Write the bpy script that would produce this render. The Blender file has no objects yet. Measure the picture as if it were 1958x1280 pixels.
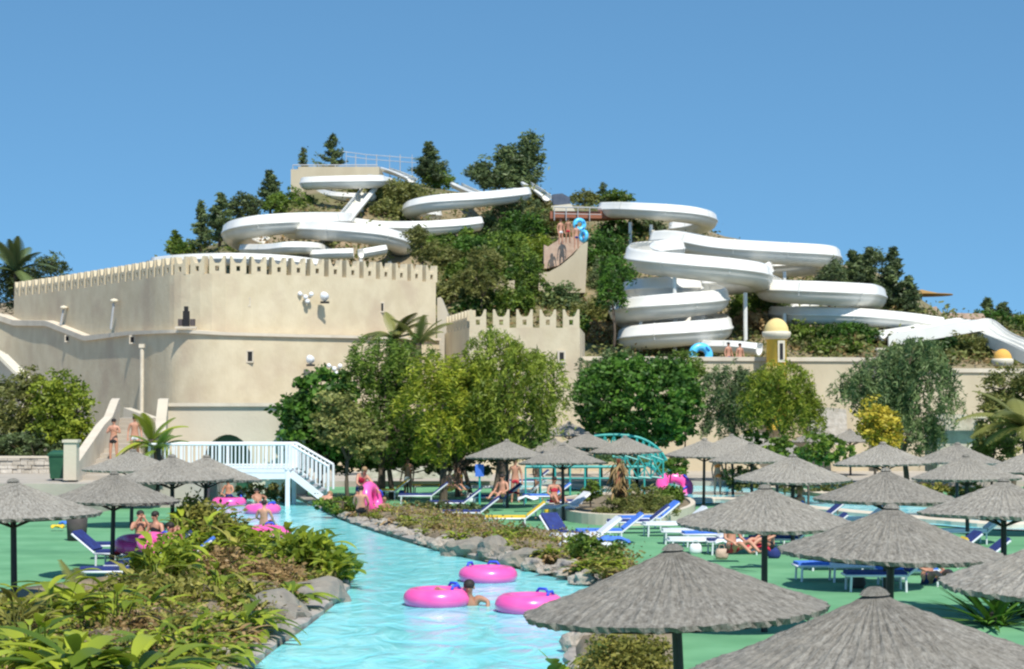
import bpy, math, random
import numpy as np
from mathutils import Vector, Matrix
C = bpy.context.scene
col = C.collection
R = math.radians
PI = math.pi
# ------------------------------------------------------------------ camera
F = 3600.0; HZ = 765.0; CX = 979.0; CAMZ = 4.05
cd = bpy.data.cameras.new('camera'); cam = bpy.data.objects.new('camera', cd); col.objects.link(cam)
cd.sensor_width = 36; cd.lens = 36*F/1958; cd.clip_start = .5; cd.clip_end = 8000
PITCH = math.atan((HZ-640)/F)
cam.location = (0, 0, CAMZ); cam.rotation_euler = (PI/2+PITCH, 0, 0)
C.camera = cam
C.render.resolution_x = 1024; C.render.resolution_y = 669
C.view_settings.view_transform = 'Standard'; C.view_settings.look = 'None'
C.view_settings.exposure = 0.39; C.view_settings.gamma = 1
C.render.engine = 'CYCLES'
C.cycles.pixel_filter_type = 'BLACKMAN_HARRIS'; C.cycles.filter_width = 2.3
C.cycles.max_bounces = 6; C.cycles.transparent_max_bounces = 8
# ------------------------------------------------------------------ light
SUN_EL, SUN_AZ = 55.0, math.degrees(math.atan2(.36, -.93))      # az measured from +Y towards +X
w = bpy.data.worlds.new("World"); C.world = w; w.use_nodes = True
nt = w.node_tree; nt.nodes.clear()
out = nt.nodes.new('ShaderNodeOutputWorld'); bg = nt.nodes.new('ShaderNodeBackground')
sky = nt.nodes.new('ShaderNodeTexSky'); sky.sky_type = 'NISHITA'; sky.sun_disc = False
sky.sun_elevation = R(SUN_EL); sky.sun_rotation = R(SUN_AZ)
sky.air_density = 1.0; sky.dust_density = 0.1; sky.ozone_density = 2.4; sky.altitude = 100
tc = nt.nodes.new('ShaderNodeTexCoord'); va = nt.nodes.new('ShaderNodeVectorMath'); va.operation = 'ADD'
va.inputs[1].default_value = (0, 0, .23)
vn = nt.nodes.new('ShaderNodeVectorMath'); vn.operation = 'NORMALIZE'
nt.links.new(tc.outputs['Generated'], va.inputs[0]); nt.links.new(va.outputs[0], vn.inputs[0]); nt.links.new(vn.outputs[0], sky.inputs[0])
tn = nt.nodes.new('ShaderNodeMix'); tn.data_type = 'RGBA'; tn.blend_type = 'MULTIPLY'; tn.inputs[0].default_value = 1; tn.inputs[7].default_value = (.70, 1.03, 1.07, 1); nt.links.new(sky.outputs[0], tn.inputs[6]); nt.links.new(tn.outputs[2], bg.inputs[0]); nt.links.new(bg.outputs[0], out.inputs[0])
bg.inputs[1].default_value = 0.12
sl = bpy.data.lights.new('sun', 'SUN'); sl.energy = 4.2; sl.angle = R(.53); sl.color = (1, .95, .86)
so = bpy.data.objects.new('sun', sl); col.objects.link(so)
sd = Vector((math.sin(R(SUN_AZ))*math.cos(R(SUN_EL)), math.cos(R(SUN_AZ))*math.cos(R(SUN_EL)), math.sin(R(SUN_EL))))
so.rotation_euler = sd.to_track_quat('Z', 'Y').to_euler(); so.location = (0, 0, 60)

# ------------------------------------------------------------------ pixel -> world
def ray(px, py):
    v = Vector(((px-CX)/F, 1.0, -(py-640)/F))
    c, s = math.cos(PITCH), math.sin(PITCH)
    return Vector((v.x, c*v.y - s*v.z, s*v.y + c*v.z))
def at(px, py, d):
    r = ray(px, py); return Vector((r.x/r.y*d, d, CAMZ+r.z/r.y*d))
def gr(px, py, z=0.0):
    r = ray(px, py); t = (z-CAMZ)/r.z; return Vector((r.x*t, r.y*t, z))
def interp(x, pts):
    if x <= pts[0][0]: return pts[0][1]
    for (a, b), (c, d) in zip(pts, pts[1:]):
        if x <= c: return b+(d-b)*(x-a)/(c-a)
    return pts[-1][1]

# ------------------------------------------------------------------ materials
def mat(name, c, rough=.8, c2=None, scale=3.0, bump=0.0, bscale=None, metal=0, detail=5, spec=None, stretch=None, contrast=(.35, .65), c3=None, s3=.4, coat=0):
    m = bpy.data.materials.new(name); m.use_nodes = True; n = m.node_tree.nodes; l = m.node_tree.links
    p = n['Principled BSDF']; p.inputs['Roughness'].default_value = rough; p.inputs['Metallic'].default_value = metal
    if spec is not None: p.inputs['Specular IOR Level'].default_value = spec
    if coat: p.inputs['Coat Weight'].default_value = coat
    p.inputs['Base Color'].default_value = (*c, 1)
    t = n.new('ShaderNodeTexCoord'); mp = n.new('ShaderNodeMapping')
    l.new(t.outputs['Object'], mp.inputs[0])
    if stretch: mp.inputs['Scale'].default_value = stretch
    if c2 is not None:
        ns = n.new('ShaderNodeTexNoise'); ns.inputs['Scale'].default_value = scale; ns.inputs['Detail'].default_value = detail
        l.new(mp.outputs[0], ns.inputs[0])
        mr = n.new('ShaderNodeMapRange'); mr.inputs[1].default_value, mr.inputs[2].default_value = contrast
        l.new(ns.outputs[0], mr.inputs[0])
        mx = n.new('ShaderNodeMix'); mx.data_type = 'RGBA'; mx.inputs[6].default_value = (*c, 1); mx.inputs[7].default_value = (*c2, 1)
        l.new(mr.outputs[0], mx.inputs[0]); res = mx.outputs[2]
        if c3 is not None:
            n3 = n.new('ShaderNodeTexNoise'); n3.inputs['Scale'].default_value = s3; n3.inputs['Detail'].default_value = 6
            l.new(t.outputs['Object'], n3.inputs[0])
            m3 = n.new('ShaderNodeMapRange'); m3.inputs[1].default_value = .5; m3.inputs[2].default_value = .7
            l.new(n3.outputs[0], m3.inputs[0])
            x3 = n.new('ShaderNodeMix'); x3.data_type = 'RGBA'; l.new(res, x3.inputs[6]); x3.inputs[7].default_value = (*c3, 1)
            l.new(m3.outputs[0], x3.inputs[0]); res = x3.outputs[2]
        l.new(res, p.inputs['Base Color'])
    if bump:
        nb = n.new('ShaderNodeTexNoise'); nb.inputs['Scale'].default_value = bscale or scale*4; nb.inputs['Detail'].default_value = 4
        l.new(mp.outputs[0], nb.inputs[0]); b = n.new('ShaderNodeBump'); b.inputs['Strength'].default_value = bump; b.inputs['Distance'].default_value = .05
        l.new(nb.outputs[0], b.inputs['Height']); l.new(b.outputs[0], p.inputs['Normal'])
    return m
def leafmat(name, a, b, transl=.25):
    m = bpy.data.materials.new(name); m.use_nodes = True; n = m.node_tree.nodes; l = m.node_tree.links; n.clear()
    o = n.new('ShaderNodeOutputMaterial'); at_ = n.new('ShaderNodeAttribute'); at_.attribute_name = 'tint'
    oi = n.new('ShaderNodeObjectInfo')
    mx = n.new('ShaderNodeMix'); mx.data_type = 'RGBA'; mx.inputs[6].default_value = (*a, 1); mx.inputs[7].default_value = (*b, 1)
    l.new(at_.outputs['Fac'], mx.inputs[0])
    hs = n.new('ShaderNodeHueSaturation'); mr = n.new('ShaderNodeMapRange'); mr.inputs[3].default_value = .85; mr.inputs[4].default_value = 1.15
    l.new(oi.outputs['Random'], mr.inputs[0]); l.new(mr.outputs[0], hs.inputs['Value']); l.new(mx.outputs[2], hs.inputs['Color'])
    pr = n.new('ShaderNodeBsdfPrincipled'); pr.inputs['Roughness'].default_value = .5; pr.inputs['Specular IOR Level'].default_value = .3
    tr = n.new('ShaderNodeBsdfTranslucent'); ms = n.new('ShaderNodeMixShader'); ms.inputs[0].default_value = transl
    l.new(hs.outputs[0], pr.inputs['Base Color']); l.new(hs.outputs[0], tr.inputs[0])
    l.new(pr.outputs[0], ms.inputs[1]); l.new(tr.outputs[0], ms.inputs[2]); l.new(ms.outputs[0], o.inputs[0])
    return m
def thatchmat():
    m = bpy.data.materials.new('thatch'); m.use_nodes = True; n = m.node_tree.nodes; l = m.node_tree.links
    p = n['Principled BSDF']; p.inputs['Roughness'].default_value = .95; p.inputs['Specular IOR Level'].default_value = .1
    t = n.new('ShaderNodeTexCoord'); s = n.new('ShaderNodeSeparateXYZ'); l.new(t.outputs['Object'], s.inputs[0])
    oi = n.new('ShaderNodeObjectInfo')
    a = n.new('ShaderNodeMath'); a.operation = 'ARCTAN2'; l.new(s.outputs[1], a.inputs[0]); l.new(s.outputs[0], a.inputs[1])
    ab = n.new('ShaderNodeMath'); ab.operation = 'MULTIPLY'; ab.inputs[1].default_value = 26; l.new(a.outputs[0], ab.inputs[0])
    ln = n.new('ShaderNodeVectorMath'); ln.operation = 'LENGTH'
    cx = n.new('ShaderNodeCombineXYZ'); l.new(s.outputs[0], cx.inputs[0]); l.new(s.outputs[1], cx.inputs[1]); l.new(cx.outputs[0], ln.inputs[0])
    rr = n.new('ShaderNodeMath'); rr.operation = 'MULTIPLY'; rr.inputs[1].default_value = 5; l.new(ln.outputs['Value'], rr.inputs[0])
    cv = n.new('ShaderNodeCombineXYZ'); l.new(ab.outputs[0], cv.inputs[0]); l.new(rr.outputs[0], cv.inputs[1])
    om = n.new('ShaderNodeMath'); om.operation = 'MULTIPLY'; om.inputs[1].default_value = 50; l.new(oi.outputs['Random'], om.inputs[0]); l.new(om.outputs[0], cv.inputs[2])
    n1 = n.new('ShaderNodeTexNoise'); n1.inputs['Scale'].default_value = 1.3; n1.inputs['Detail'].default_value = 6; n1.inputs['Roughness'].default_value = .7; l.new(cv.outputs[0], n1.inputs[0])
    sp = n.new('ShaderNodeTexNoise'); sp.inputs['Scale'].default_value = 17; sp.inputs['Detail'].default_value = 5; sp.inputs['Roughness'].default_value = .75; l.new(t.outputs['Object'], sp.inputs[0])
    sa = n.new('ShaderNodeMath'); sa.operation = 'ADD'; l.new(n1.outputs[0], sa.inputs[0]); l.new(sp.outputs[0], sa.inputs[1]); sh = n.new('ShaderNodeMath'); sh.operation = 'MULTIPLY'; sh.inputs[1].default_value = .5; l.new(sa.outputs[0], sh.inputs[0])
    n2 = n.new('ShaderNodeTexNoise'); n2.inputs['Scale'].default_value = 1.6; n2.inputs['Detail'].default_value = 3; l.new(t.outputs['Object'], n2.inputs[0])
    wv = n.new('ShaderNodeTexWave'); wv.bands_direction = 'Y'; wv.inputs['Scale'].default_value = .55; wv.inputs['Distortion'].default_value = 3; l.new(cv.outputs[0], wv.inputs[0])
    mr = n.new('ShaderNodeMapRange'); mr.inputs[1].default_value = .40; mr.inputs[2].default_value = .62; l.new(sh.outputs[0], mr.inputs[0])
    mx = n.new('ShaderNodeMix'); mx.data_type = 'RGBA'; mx.inputs[6].default_value = (.16, .145, .12, 1); mx.inputs[7].default_value = (.44, .41, .355, 1); l.new(mr.outputs[0], mx.inputs[0])
    m2 = n.new('ShaderNodeMapRange'); m2.inputs[1].default_value = .45; m2.inputs[2].default_value = .7; m2.inputs[4].default_value = .5; l.new(n2.outputs[0], m2.inputs[0])
    mx2 = n.new('ShaderNodeMix'); mx2.data_type = 'RGBA'; l.new(mx.outputs[2], mx2.inputs[6]); mx2.inputs[7].default_value = (.33, .30, .25, 1); l.new(m2.outputs[0], mx2.inputs[0])
    hs = n.new('ShaderNodeHueSaturation'); m4 = n.new('ShaderNodeMapRange'); m4.inputs[3].default_value = .86; m4.inputs[4].default_value = 1.14; l.new(oi.outputs['Random'], m4.inputs[0]); l.new(m4.outputs[0], hs.inputs['Value'])
    l.new(mx2.outputs[2], hs.inputs['Color']); l.new(hs.outputs[0], p.inputs['Base Color'])
    ad = n.new('ShaderNodeMath'); ad.operation = 'MULTIPLY_ADD'; ad.inputs[1].default_value = .12; l.new(wv.outputs[0], ad.inputs[0]); l.new(sa.outputs[0], ad.inputs[2])
    b = n.new('ShaderNodeBump'); b.inputs['Strength'].default_value = .8; b.inputs['Distance'].default_value = .045; l.new(ad.outputs[0], b.inputs['Height']); l.new(b.outputs[0], p.inputs['Normal'])
    return m
def watermat(name, c1, c2, sc=1.0, rough=.12):
    m = bpy.data.materials.new(name); m.use_nodes = True; n = m.node_tree.nodes; l = m.node_tree.links
    p = n['Principled BSDF']; p.inputs['Roughness'].default_value = rough; p.inputs['IOR'].default_value = 1.33; p.inputs['Specular IOR Level'].default_value = .3
    t = n.new('ShaderNodeTexCoord'); mp = n.new('ShaderNodeMapping'); mp.inputs['Scale'].default_value = (1, .55, 1); l.new(t.outputs['Object'], mp.inputs[0])
    a = n.new('ShaderNodeTexNoise'); a.inputs['Scale'].default_value = 1.5*sc; a.inputs['Detail'].default_value = 5; a.inputs['Distortion'].default_value = 1.2; l.new(mp.outputs[0], a.inputs[0])
    v = n.new('ShaderNodeTexVoronoi'); v.feature = 'SMOOTH_F1'; v.inputs['Scale'].default_value = 2.1*sc; 
    dm = n.new('ShaderNodeMixRGB'); dm.inputs[0].default_value = .25; l.new(mp.outputs[0], dm.inputs[1]); l.new(a.outputs['Color'], dm.inputs[2]); l.new(dm.outputs[0], v.inputs[0])
    mr = n.new('ShaderNodeMapRange'); mr.inputs[1].default_value = .36; mr.inputs[2].default_value = .66; l.new(a.outputs[0], mr.inputs[0])
    mx = n.new('ShaderNodeMix'); mx.data_type = 'RGBA'; mx.inputs[6].default_value = (*c1, 1); mx.inputs[7].default_value = (*c2, 1); l.new(mr.outputs[0], mx.inputs[0]); l.new(mx.outputs[2], p.inputs['Base Color'])  # ripple light and dark are mixed into the water colour
    ad = n.new('ShaderNodeMath'); ad.operation = 'MULTIPLY_ADD'; ad.inputs[1].default_value = .5; l.new(v.outputs['Distance'], ad.inputs[0]); l.new(a.outputs[0], ad.inputs[2])
    b = n.new('ShaderNodeBump'); b.inputs['Strength'].default_value = .7; b.inputs['Distance'].default_value = .085; l.new(ad.outputs[0], b.inputs['Height']); l.new(b.outputs[0], p.inputs['Normal'])
    return m
M = dict(
 deck=mat('deck_green', (.11, .30, .14), .85, (.15, .36, .18), .9, .2, 20, c3=(.08, .24, .11), s3=.35),
 sand=mat('sand', (.38, .33, .26), .95, (.30, .25, .19), .5, .3, 9),
 terrace=mat('terrace_paving', (.45, .40, .33), .9, (.36, .32, .27), .8, .2, 12),
 soil=mat('soil', (.17, .13, .085), .95, (.27, .21, .13), 2.2, .8, 9),
 hill=mat('hill_soil', (.24, .19, .11), .95, (.12, .12, .04), .35, .8, 3, c3=(.33, .25, .16), s3=.12),
 wall=mat('castle_plaster', (.57, .475, .32), .92, (.64, .545, .38), 1.3, .3, 6, stretch=(1, 1, .75), c3=(.52, .415, .29), s3=.45),
 wall2=mat('pale_plaster', (.60, .53, .41), .9, (.54, .47, .36), .6, .2, 7),
 coping=mat('coping', (.66, .58, .46), .85, (.58, .50, .39), 1.5),
 rwall=mat('rear_plaster', (.57, .485, .34), .92, (.50, .42, .29), .7, .25, 6, stretch=(1, 1, .4)),
 stone=mat('rock', (.30, .26, .21), .9, (.48, .42, .35), 2.0, .9, 6, c3=(.13, .13, .13), s3=1.1),
 greyrock=mat('grey_rock', (.19, .17, .14), .9, (.30, .265, .21), 1.6, .8, 6, c3=(.13, .14, .13), s3=1.3),
 paverock=mat('rubble_wall', (.42, .37, .30), .9, (.62, .56, .48), 2.5, .9, 5),
 kerb=mat('kerb', (.40, .36, .31), .85, (.28, .25, .22), 3, .3, 14),
 thatch=thatchmat(),
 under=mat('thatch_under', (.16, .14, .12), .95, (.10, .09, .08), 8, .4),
 pole=mat('dark_pole', (.018, .016, .015), .5, (.03, .027, .024), 12),
 white=mat('white_paint', (.78, .79, .80), .45, (.70, .72, .74), 2),
 flume=mat('flume_gelcoat', (.85, .83, .77), .32, (.77, .745, .67), .5, c3=(.68, .67, .62), s3=.35, coat=.3),
 flumein=mat('flume_inside', (.74, .80, .80), .25, (.66, .74, .75), .6),
 steel=mat('grey_steel', (.42, .43, .44), .5, (.36, .37, .38), 3),
 pink=mat('pink_vinyl', (.90, .085, .36), .28, (.93, .14, .43), 1.6, coat=.4),
 magenta=mat('magenta_vinyl', (.85, .03, .25), .3, (.9, .06, .32), 1.6, coat=.4),
 bluev=mat('blue_vinyl', (.08, .50, .80), .3, (.12, .58, .88), 3, coat=.3),
 handle=mat('blue_handle', (.02, .07, .62), .5, (.03, .10, .7), 5),
 navy=mat('navy_fabric', (.015, .025, .13), .85, (.02, .04, .19), 8),
 blue=mat('blue_towel', (.05, .16, .6), .9, (.08, .22, .7), 8),
 slate=mat('slate_canvas', (.07, .09, .13), .85, (.10, .12, .16), 3),
 red=mat('red_fabric', (.55, .03, .05), .85, (.45, .02, .05), 8),
 yellow=mat('yellow_fabric', (.80, .55, .03), .7, (.7, .45, .03), 6),
 tan=mat('tan_canvas', (.42, .25, .07), .8, (.34, .2, .06), 3),
 orange=mat('orange_fabric', (.85, .20, .03), .7, (.75, .16, .03), 6),
 teal=mat('teal_paint', (.03, .32, .29), .45, (.04, .40, .36), 3),
 turret=mat('turret_ochre', (.80, .52, .06), .85, (.72, .46, .07), 1.2, .2, 9),
 dome=mat('turret_dome', (.76, .58, .24), .85, (.66, .49, .2), 1.8, .2, 9),
 dome2=mat('orange_dome', (.75, .42, .08), .85, (.66, .36, .08), 1.8, .2, 9),
 cream=mat('cream_trim', (.72, .65, .50), .85, (.64, .57, .44), 2),
 black=mat('black_and_void_shade', (.012, .012, .014), .9, (.02, .02, .02), 3),  # black parts, and painted darkness inside wall openings
 bark=mat('bark', (.075, .055, .04), .95, (.13, .10, .07), 6, .6, stretch=(1, 1, .25)),
 bin=mat('bin_green', (.012, .075, .035), .5, (.02, .095, .045), 4),
 brown=mat('brown_brick', (.55, .41, .31), .9, (.45, .31, .23), 3, .5),
 wood=mat('rust_wood', (.36, .13, .07), .85, (.26, .10, .06), 3, stretch=(1, 1, 6)),
 greyb=mat('bin_grey', (.07, .055, .055), .8, (.10, .08, .075), 5),
 pipe=mat('cream_pipe', (.72, .64, .5), .6, (.6, .52, .4), 2),
 skin=mat('skin', (.50, .24, .15), .55, (.58, .29, .19), 6),
 skin2=mat('skin_tan', (.36, .17, .10), .55, (.42, .20, .12), 6),
 hair=mat('dark_hair', (.012, .009, .008), .7, (.03, .02, .015), 30),
 hairb=mat('blond_hair', (.35, .22, .10), .7, (.25, .15, .07), 30),
 eye=mat('eye', (.02, .015, .015), .3),
 lip=mat('lips', (.42, .10, .08), .5),
 water=watermat('river_water', (.19, .68, .72), (.30, .81, .83)),
 water2=watermat('pool_water', (.12, .60, .72), (.35, .84, .92), .8),
)
L = dict(
 dark=leafmat('leaf_dark', (.022, .06, .012), (.12, .25, .028)),
 mid=leafmat('leaf_mid', (.035, .08, .012), (.22, .31, .04)),
 grey=leafmat('leaf_grey', (.04, .085, .03), (.23, .30, .11)),
 yell=leafmat('leaf_yellowgreen', (.11, .17, .015), (.36, .41, .04)),
 willow=leafmat('leaf_willow', (.06, .11, .012), (.36, .42, .05)),
 lime=leafmat('leaf_lime', (.13, .18, .012), (.52, .55, .05)),
 pale=leafmat('leaf_pale', (.15, .18, .04), (.42, .42, .13)),
 bush=leafmat('leaf_bush', (.075, .09, .025), (.26, .28, .08)),
 gold=leafmat('leaf_gold', (.30, .24, .02), (.62, .50, .06)),
 conif=leafmat('leaf_conifer', (.045, .07, .028), (.16, .21, .07), .12),
 olive=leafmat('leaf_olive', (.08, .095, .02), (.27, .27, .075)),
 dry=leafmat('leaf_dry', (.18, .11, .04), (.40, .27, .12), .1),
 banana=leafmat('leaf_banana', (.08, .14, .015), (.40, .46, .04), .3),
 bed=leafmat('leaf_bed', (.10, .11, .02), (.40, .36, .08), .2),
)
# ------------------------------------------------------------------ object helpers
def tag(o, label=None, cat=None, group=None, kind=None):
    if label: o['label'] = label
    if cat: o['category'] = cat
    if group: o['group'] = group
    if kind: o['kind'] = kind
    return o
def link(name, me, m=None, parent=None, smooth=False):
    o = bpy.data.objects.new(name, me); col.objects.link(o)
    if m is not None and not me.materials: me.materials.append(m)
    if parent is not None: o.parent = parent
    if smooth: me.shade_smooth()
    return o
def empty(name, loc=(0, 0, 0), rz=0):
    o = bpy.data.objects.new(name, None); col.objects.link(o); o.location = loc; o.rotation_euler = (0, 0, rz); o.empty_display_size = .3; return o
def kids(o): return [c for c in bpy.data.objects if c.parent == o]
def copy_tree(o, parent=None, cache={}):
    c = o.copy(); col.objects.link(c); c.parent = parent
    for k in ('label', 'group'):
        pass
    for ch in kids(o): copy_tree(ch, c)
    return c
class MB:
    def __init__(s): s.v = []; s.f = []
    def add(s, vs, fs):
        b = len(s.v); s.v += [tuple(v) for v in vs]; s.f += [tuple(b+i for i in f) for f in fs]; return s
    def box(s, c, size, rot=None):
        x, y, z = (a/2 for a in size); pts = [Vector((i*x, j*y, k*z)) for i in (-1, 1) for j in (-1, 1) for k in (-1, 1)]
        if rot is not None: pts = [rot @ p for p in pts]
        return s.add([p+Vector(c) for p in pts], [(0, 1, 3, 2), (4, 6, 7, 5), (0, 4, 5, 1), (2, 3, 7, 6), (0, 2, 6, 4), (1, 5, 7, 3)])
    def tube(s, pts, r, n=8, cap=True, sq=None):
        pts = [Vector(p) for p in pts]; rs = r if isinstance(r, (list, tuple)) else [r]*len(pts)
        rings = []
        for i, p in enumerate(pts):
            t = (pts[min(i+1, len(pts)-1)]-pts[max(i-1, 0)]).normalized()
            u = t.cross(Vector((0, 0, 1)))
            if u.length < .05: u = t.cross(Vector((1, 0, 0)))
            u.normalize(); v = t.cross(u)
            rings.append([p+rs[i]*(math.cos(2*PI*k/n)*u+math.sin(2*PI*k/n)*v) for k in range(n)])
        vs = [q for rg in rings for q in rg]; fs = []
        for i in range(len(pts)-1):
            for k in range(n):
                a = i*n+k; b = i*n+(k+1) % n; fs.append((a, b, b+n, a+n))
        if cap: fs.append(tuple(range(n))[::-1]); fs.append(tuple((len(pts)-1)*n+k for k in range(n)))
        return s.add(vs, fs)
    def lathe(s, prof, c=(0, 0, 0), n=24, cap=False):
        vs = []; fs = []
        for (r, z) in prof:
            for k in range(n): vs.append((c[0]+r*math.cos(2*PI*k/n), c[1]+r*math.sin(2*PI*k/n), c[2]+z))
        for i in range(len(prof)-1):
            for k in range(n):
                a = i*n+k; b = i*n+(k+1) % n; fs.append((a, b, b+n, a+n))
        return s.add(vs, fs)
    def prism(s, poly, h0, h1):     # plan polygon extruded in z
        n = len(poly); vs = [(p[0], p[1], h0) for p in poly]+[(p[0], p[1], h1) for p in poly]
        fs = [tuple(range(n))[::-1], tuple(range(n, 2*n))]+[(i, (i+1) % n, (i+1) % n+n, i+n) for i in range(n)]
        return s.add(vs, fs)
    def sheet(s, poly): return s.add(poly, [tuple(range(len(poly)))])
    def mesh(s, name='m'):
        me = bpy.data.meshes.new(name); me.from_pydata(s.v, [], s.f); me.update(); return me
    def build(s, name, m, parent=None, smooth=False): return link(name, s.mesh(name), m, parent, smooth)
def smooth_poly(pts, k=6, closed=False):
    out = []; n = len(pts); P = [Vector(p) for p in pts]
    for i in range(n if closed else n-1):
        p0 = P[(i-1) % n] if closed or i > 0 else P[i]*2-P[i+1]
        p1 = P[i]; p2 = P[(i+1) % n]
        p3 = P[(i+2) % n] if closed or i+2 < n else p2*2-p1
        for j in range(k):
            t = j/k; t2 = t*t; t3 = t2*t
            out.append(.5*((2*p1)+(p2-p0)*t+(2*p0-5*p1+4*p2-p3)*t2+(3*p1-p0-3*p2+p3)*t3))
    if not closed: out.append(P[-1].copy())
    return out
def struct(o, name=None): o['kind'] = 'structure'; return o
def from_np(name, V, Fq, tint, m):
    me = bpy.data.meshes.new(name); nv, nf = len(V), len(Fq); k = Fq.shape[1]
    me.vertices.add(nv); me.vertices.foreach_set('co', V.astype(np.float32).ravel())
    me.loops.add(nf*k); me.loops.foreach_set('vertex_index', Fq.astype(np.int32).ravel())
    me.polygons.add(nf); me.polygons.foreach_set('loop_start', np.arange(0, nf*k, k, dtype=np.int32))
    me.update(calc_edges=True)
    a = me.attributes.new('tint', 'FLOAT', 'POINT'); a.data.foreach_set('value', tint.astype(np.float32))
    me.materials.append(m); return me
def leaves(rng, P, size, aspect=.45, droop=0.0, tint=None, upbias=.3, spread=None):
    """one rhombic folded leaf per point; P (n,3), returns V, F, tint"""
    n = len(P)
    d = rng.normal(size=(n, 3)); d[:, 2] = d[:, 2]*(.6)-droop
    d /= np.linalg.norm(d, axis=1)[:, None]
    q = rng.normal(size=(n, 3)); q[:, 2] *= .4
    s = np.cross(d, q); s /= (np.linalg.norm(s, axis=1)[:, None]+1e-6)
    ln = size*rng.uniform(.6, 1.35, n)[:, None]; w_ = ln*aspect
    V = np.stack([P-d*ln*.5, P+s*w_*.5, P+d*ln*.5, P-s*w_*.5], 1).reshape(-1, 3)
    Fq = np.arange(4*n).reshape(n, 4)
    if tint is None: tint = rng.uniform(0, 1, n)
    return V, Fq, np.repeat(tint, 4)
def blob_points(rng, blobs, n, clump=.16, per=30, core=.55):
    vol = np.array([b[3]*b[4]*b[5] for b in blobs])**.8; vol = vol/vol.sum()
    nc = max(8, n//per); P = []; T = []
    idx = rng.choice(len(blobs), nc, p=vol)
    for i in idx:
        b = blobs[i]; v = rng.normal(size=3); v /= np.linalg.norm(v)
        r = core+(1.06-core)*rng.uniform()**.6
        c = np.array(b[:3])+v*np.array(b[3:])*r
        cs = clump*min(b[3], b[5])*rng.uniform(.6, 1.5)
        pts = c+rng.normal(size=(per, 3))*cs*np.array([1, 1, .7])
        P.append(pts); T.append(np.clip(rng.uniform()**1.3*.8+rng.uniform(0, .2, per), 0, 1))
    return np.concatenate(P), np.concatenate(T)
def limb(mb, a, b, r0, r1, rng, bend=.12):
    a = Vector(a); b = Vector(b); n = 5; pts = []
    off = Vector((rng.normal()*bend, rng.normal()*bend, 0))*(b-a).length
    for i in range(n+1):
        t = i/n; pts.append(a.lerp(b, t)+off*math.sin(PI*t))
    mb.tube(pts, [r0+(r1-r0)*i/n for i in range(n+1)], 7)

# ------------------------------------------------------------------ hill height
SKY = [(-500, 660), (-200, 640), (0, 612), (200, 540), (330, 498), (430, 465), (520, 425), (575, 370), (620, 338), (740, 338), (800, 356), (870, 368), (1000, 380), (1060, 388), (1200, 396),
       (1300, 430), (1400, 462), (1600, 505), (1680, 575), (1760, 598), (1880, 606), (1958, 640), (2100, 690), (2500, 740)]
HR, HF = 165.0, 109.0
def hill_h(X, Y):
    if Y < interp(X, [(-60, 134), (-34, 131), (-19, 108), (-17, 100)]): return -1.0
    u = CX+X*F/HR
    zr = CAMZ+(HZ-interp(u, SKY))*HR/F
    z0 = 4.6 if u < 1650 else 4.6-(min(u, 1958)-1650)/308*1.0
    t = (Y-HF)/(HR-HF)
    nz = .35*math.sin(X*.31+Y*.17)+.3*math.sin(X*.13-Y*.29+2)+.2*math.sin(X*.7+Y*.53)
    if t < 0: return z0+t*20
    if t <= 1: z = z0+(zr-z0)*(1-(1-t)**1.35)
    else: z = zr-(t-1)**1.5*9
    return z+nz*min(1, t*4)*(1 if t < .85 else .3)
def hill_hit(px, py):
    r = ray(px, py); Y = HF
    while Y < 200:
        X = r.x/r.y*Y; Z = CAMZ+r.z/r.y*Y
        if hill_h(X, Y) >= Z: return Vector((X, Y, hill_h(X, Y)))
        Y += .5
    X = r.x/r.y*HR; return Vector((X, HR, hill_h(X, HR)))

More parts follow.
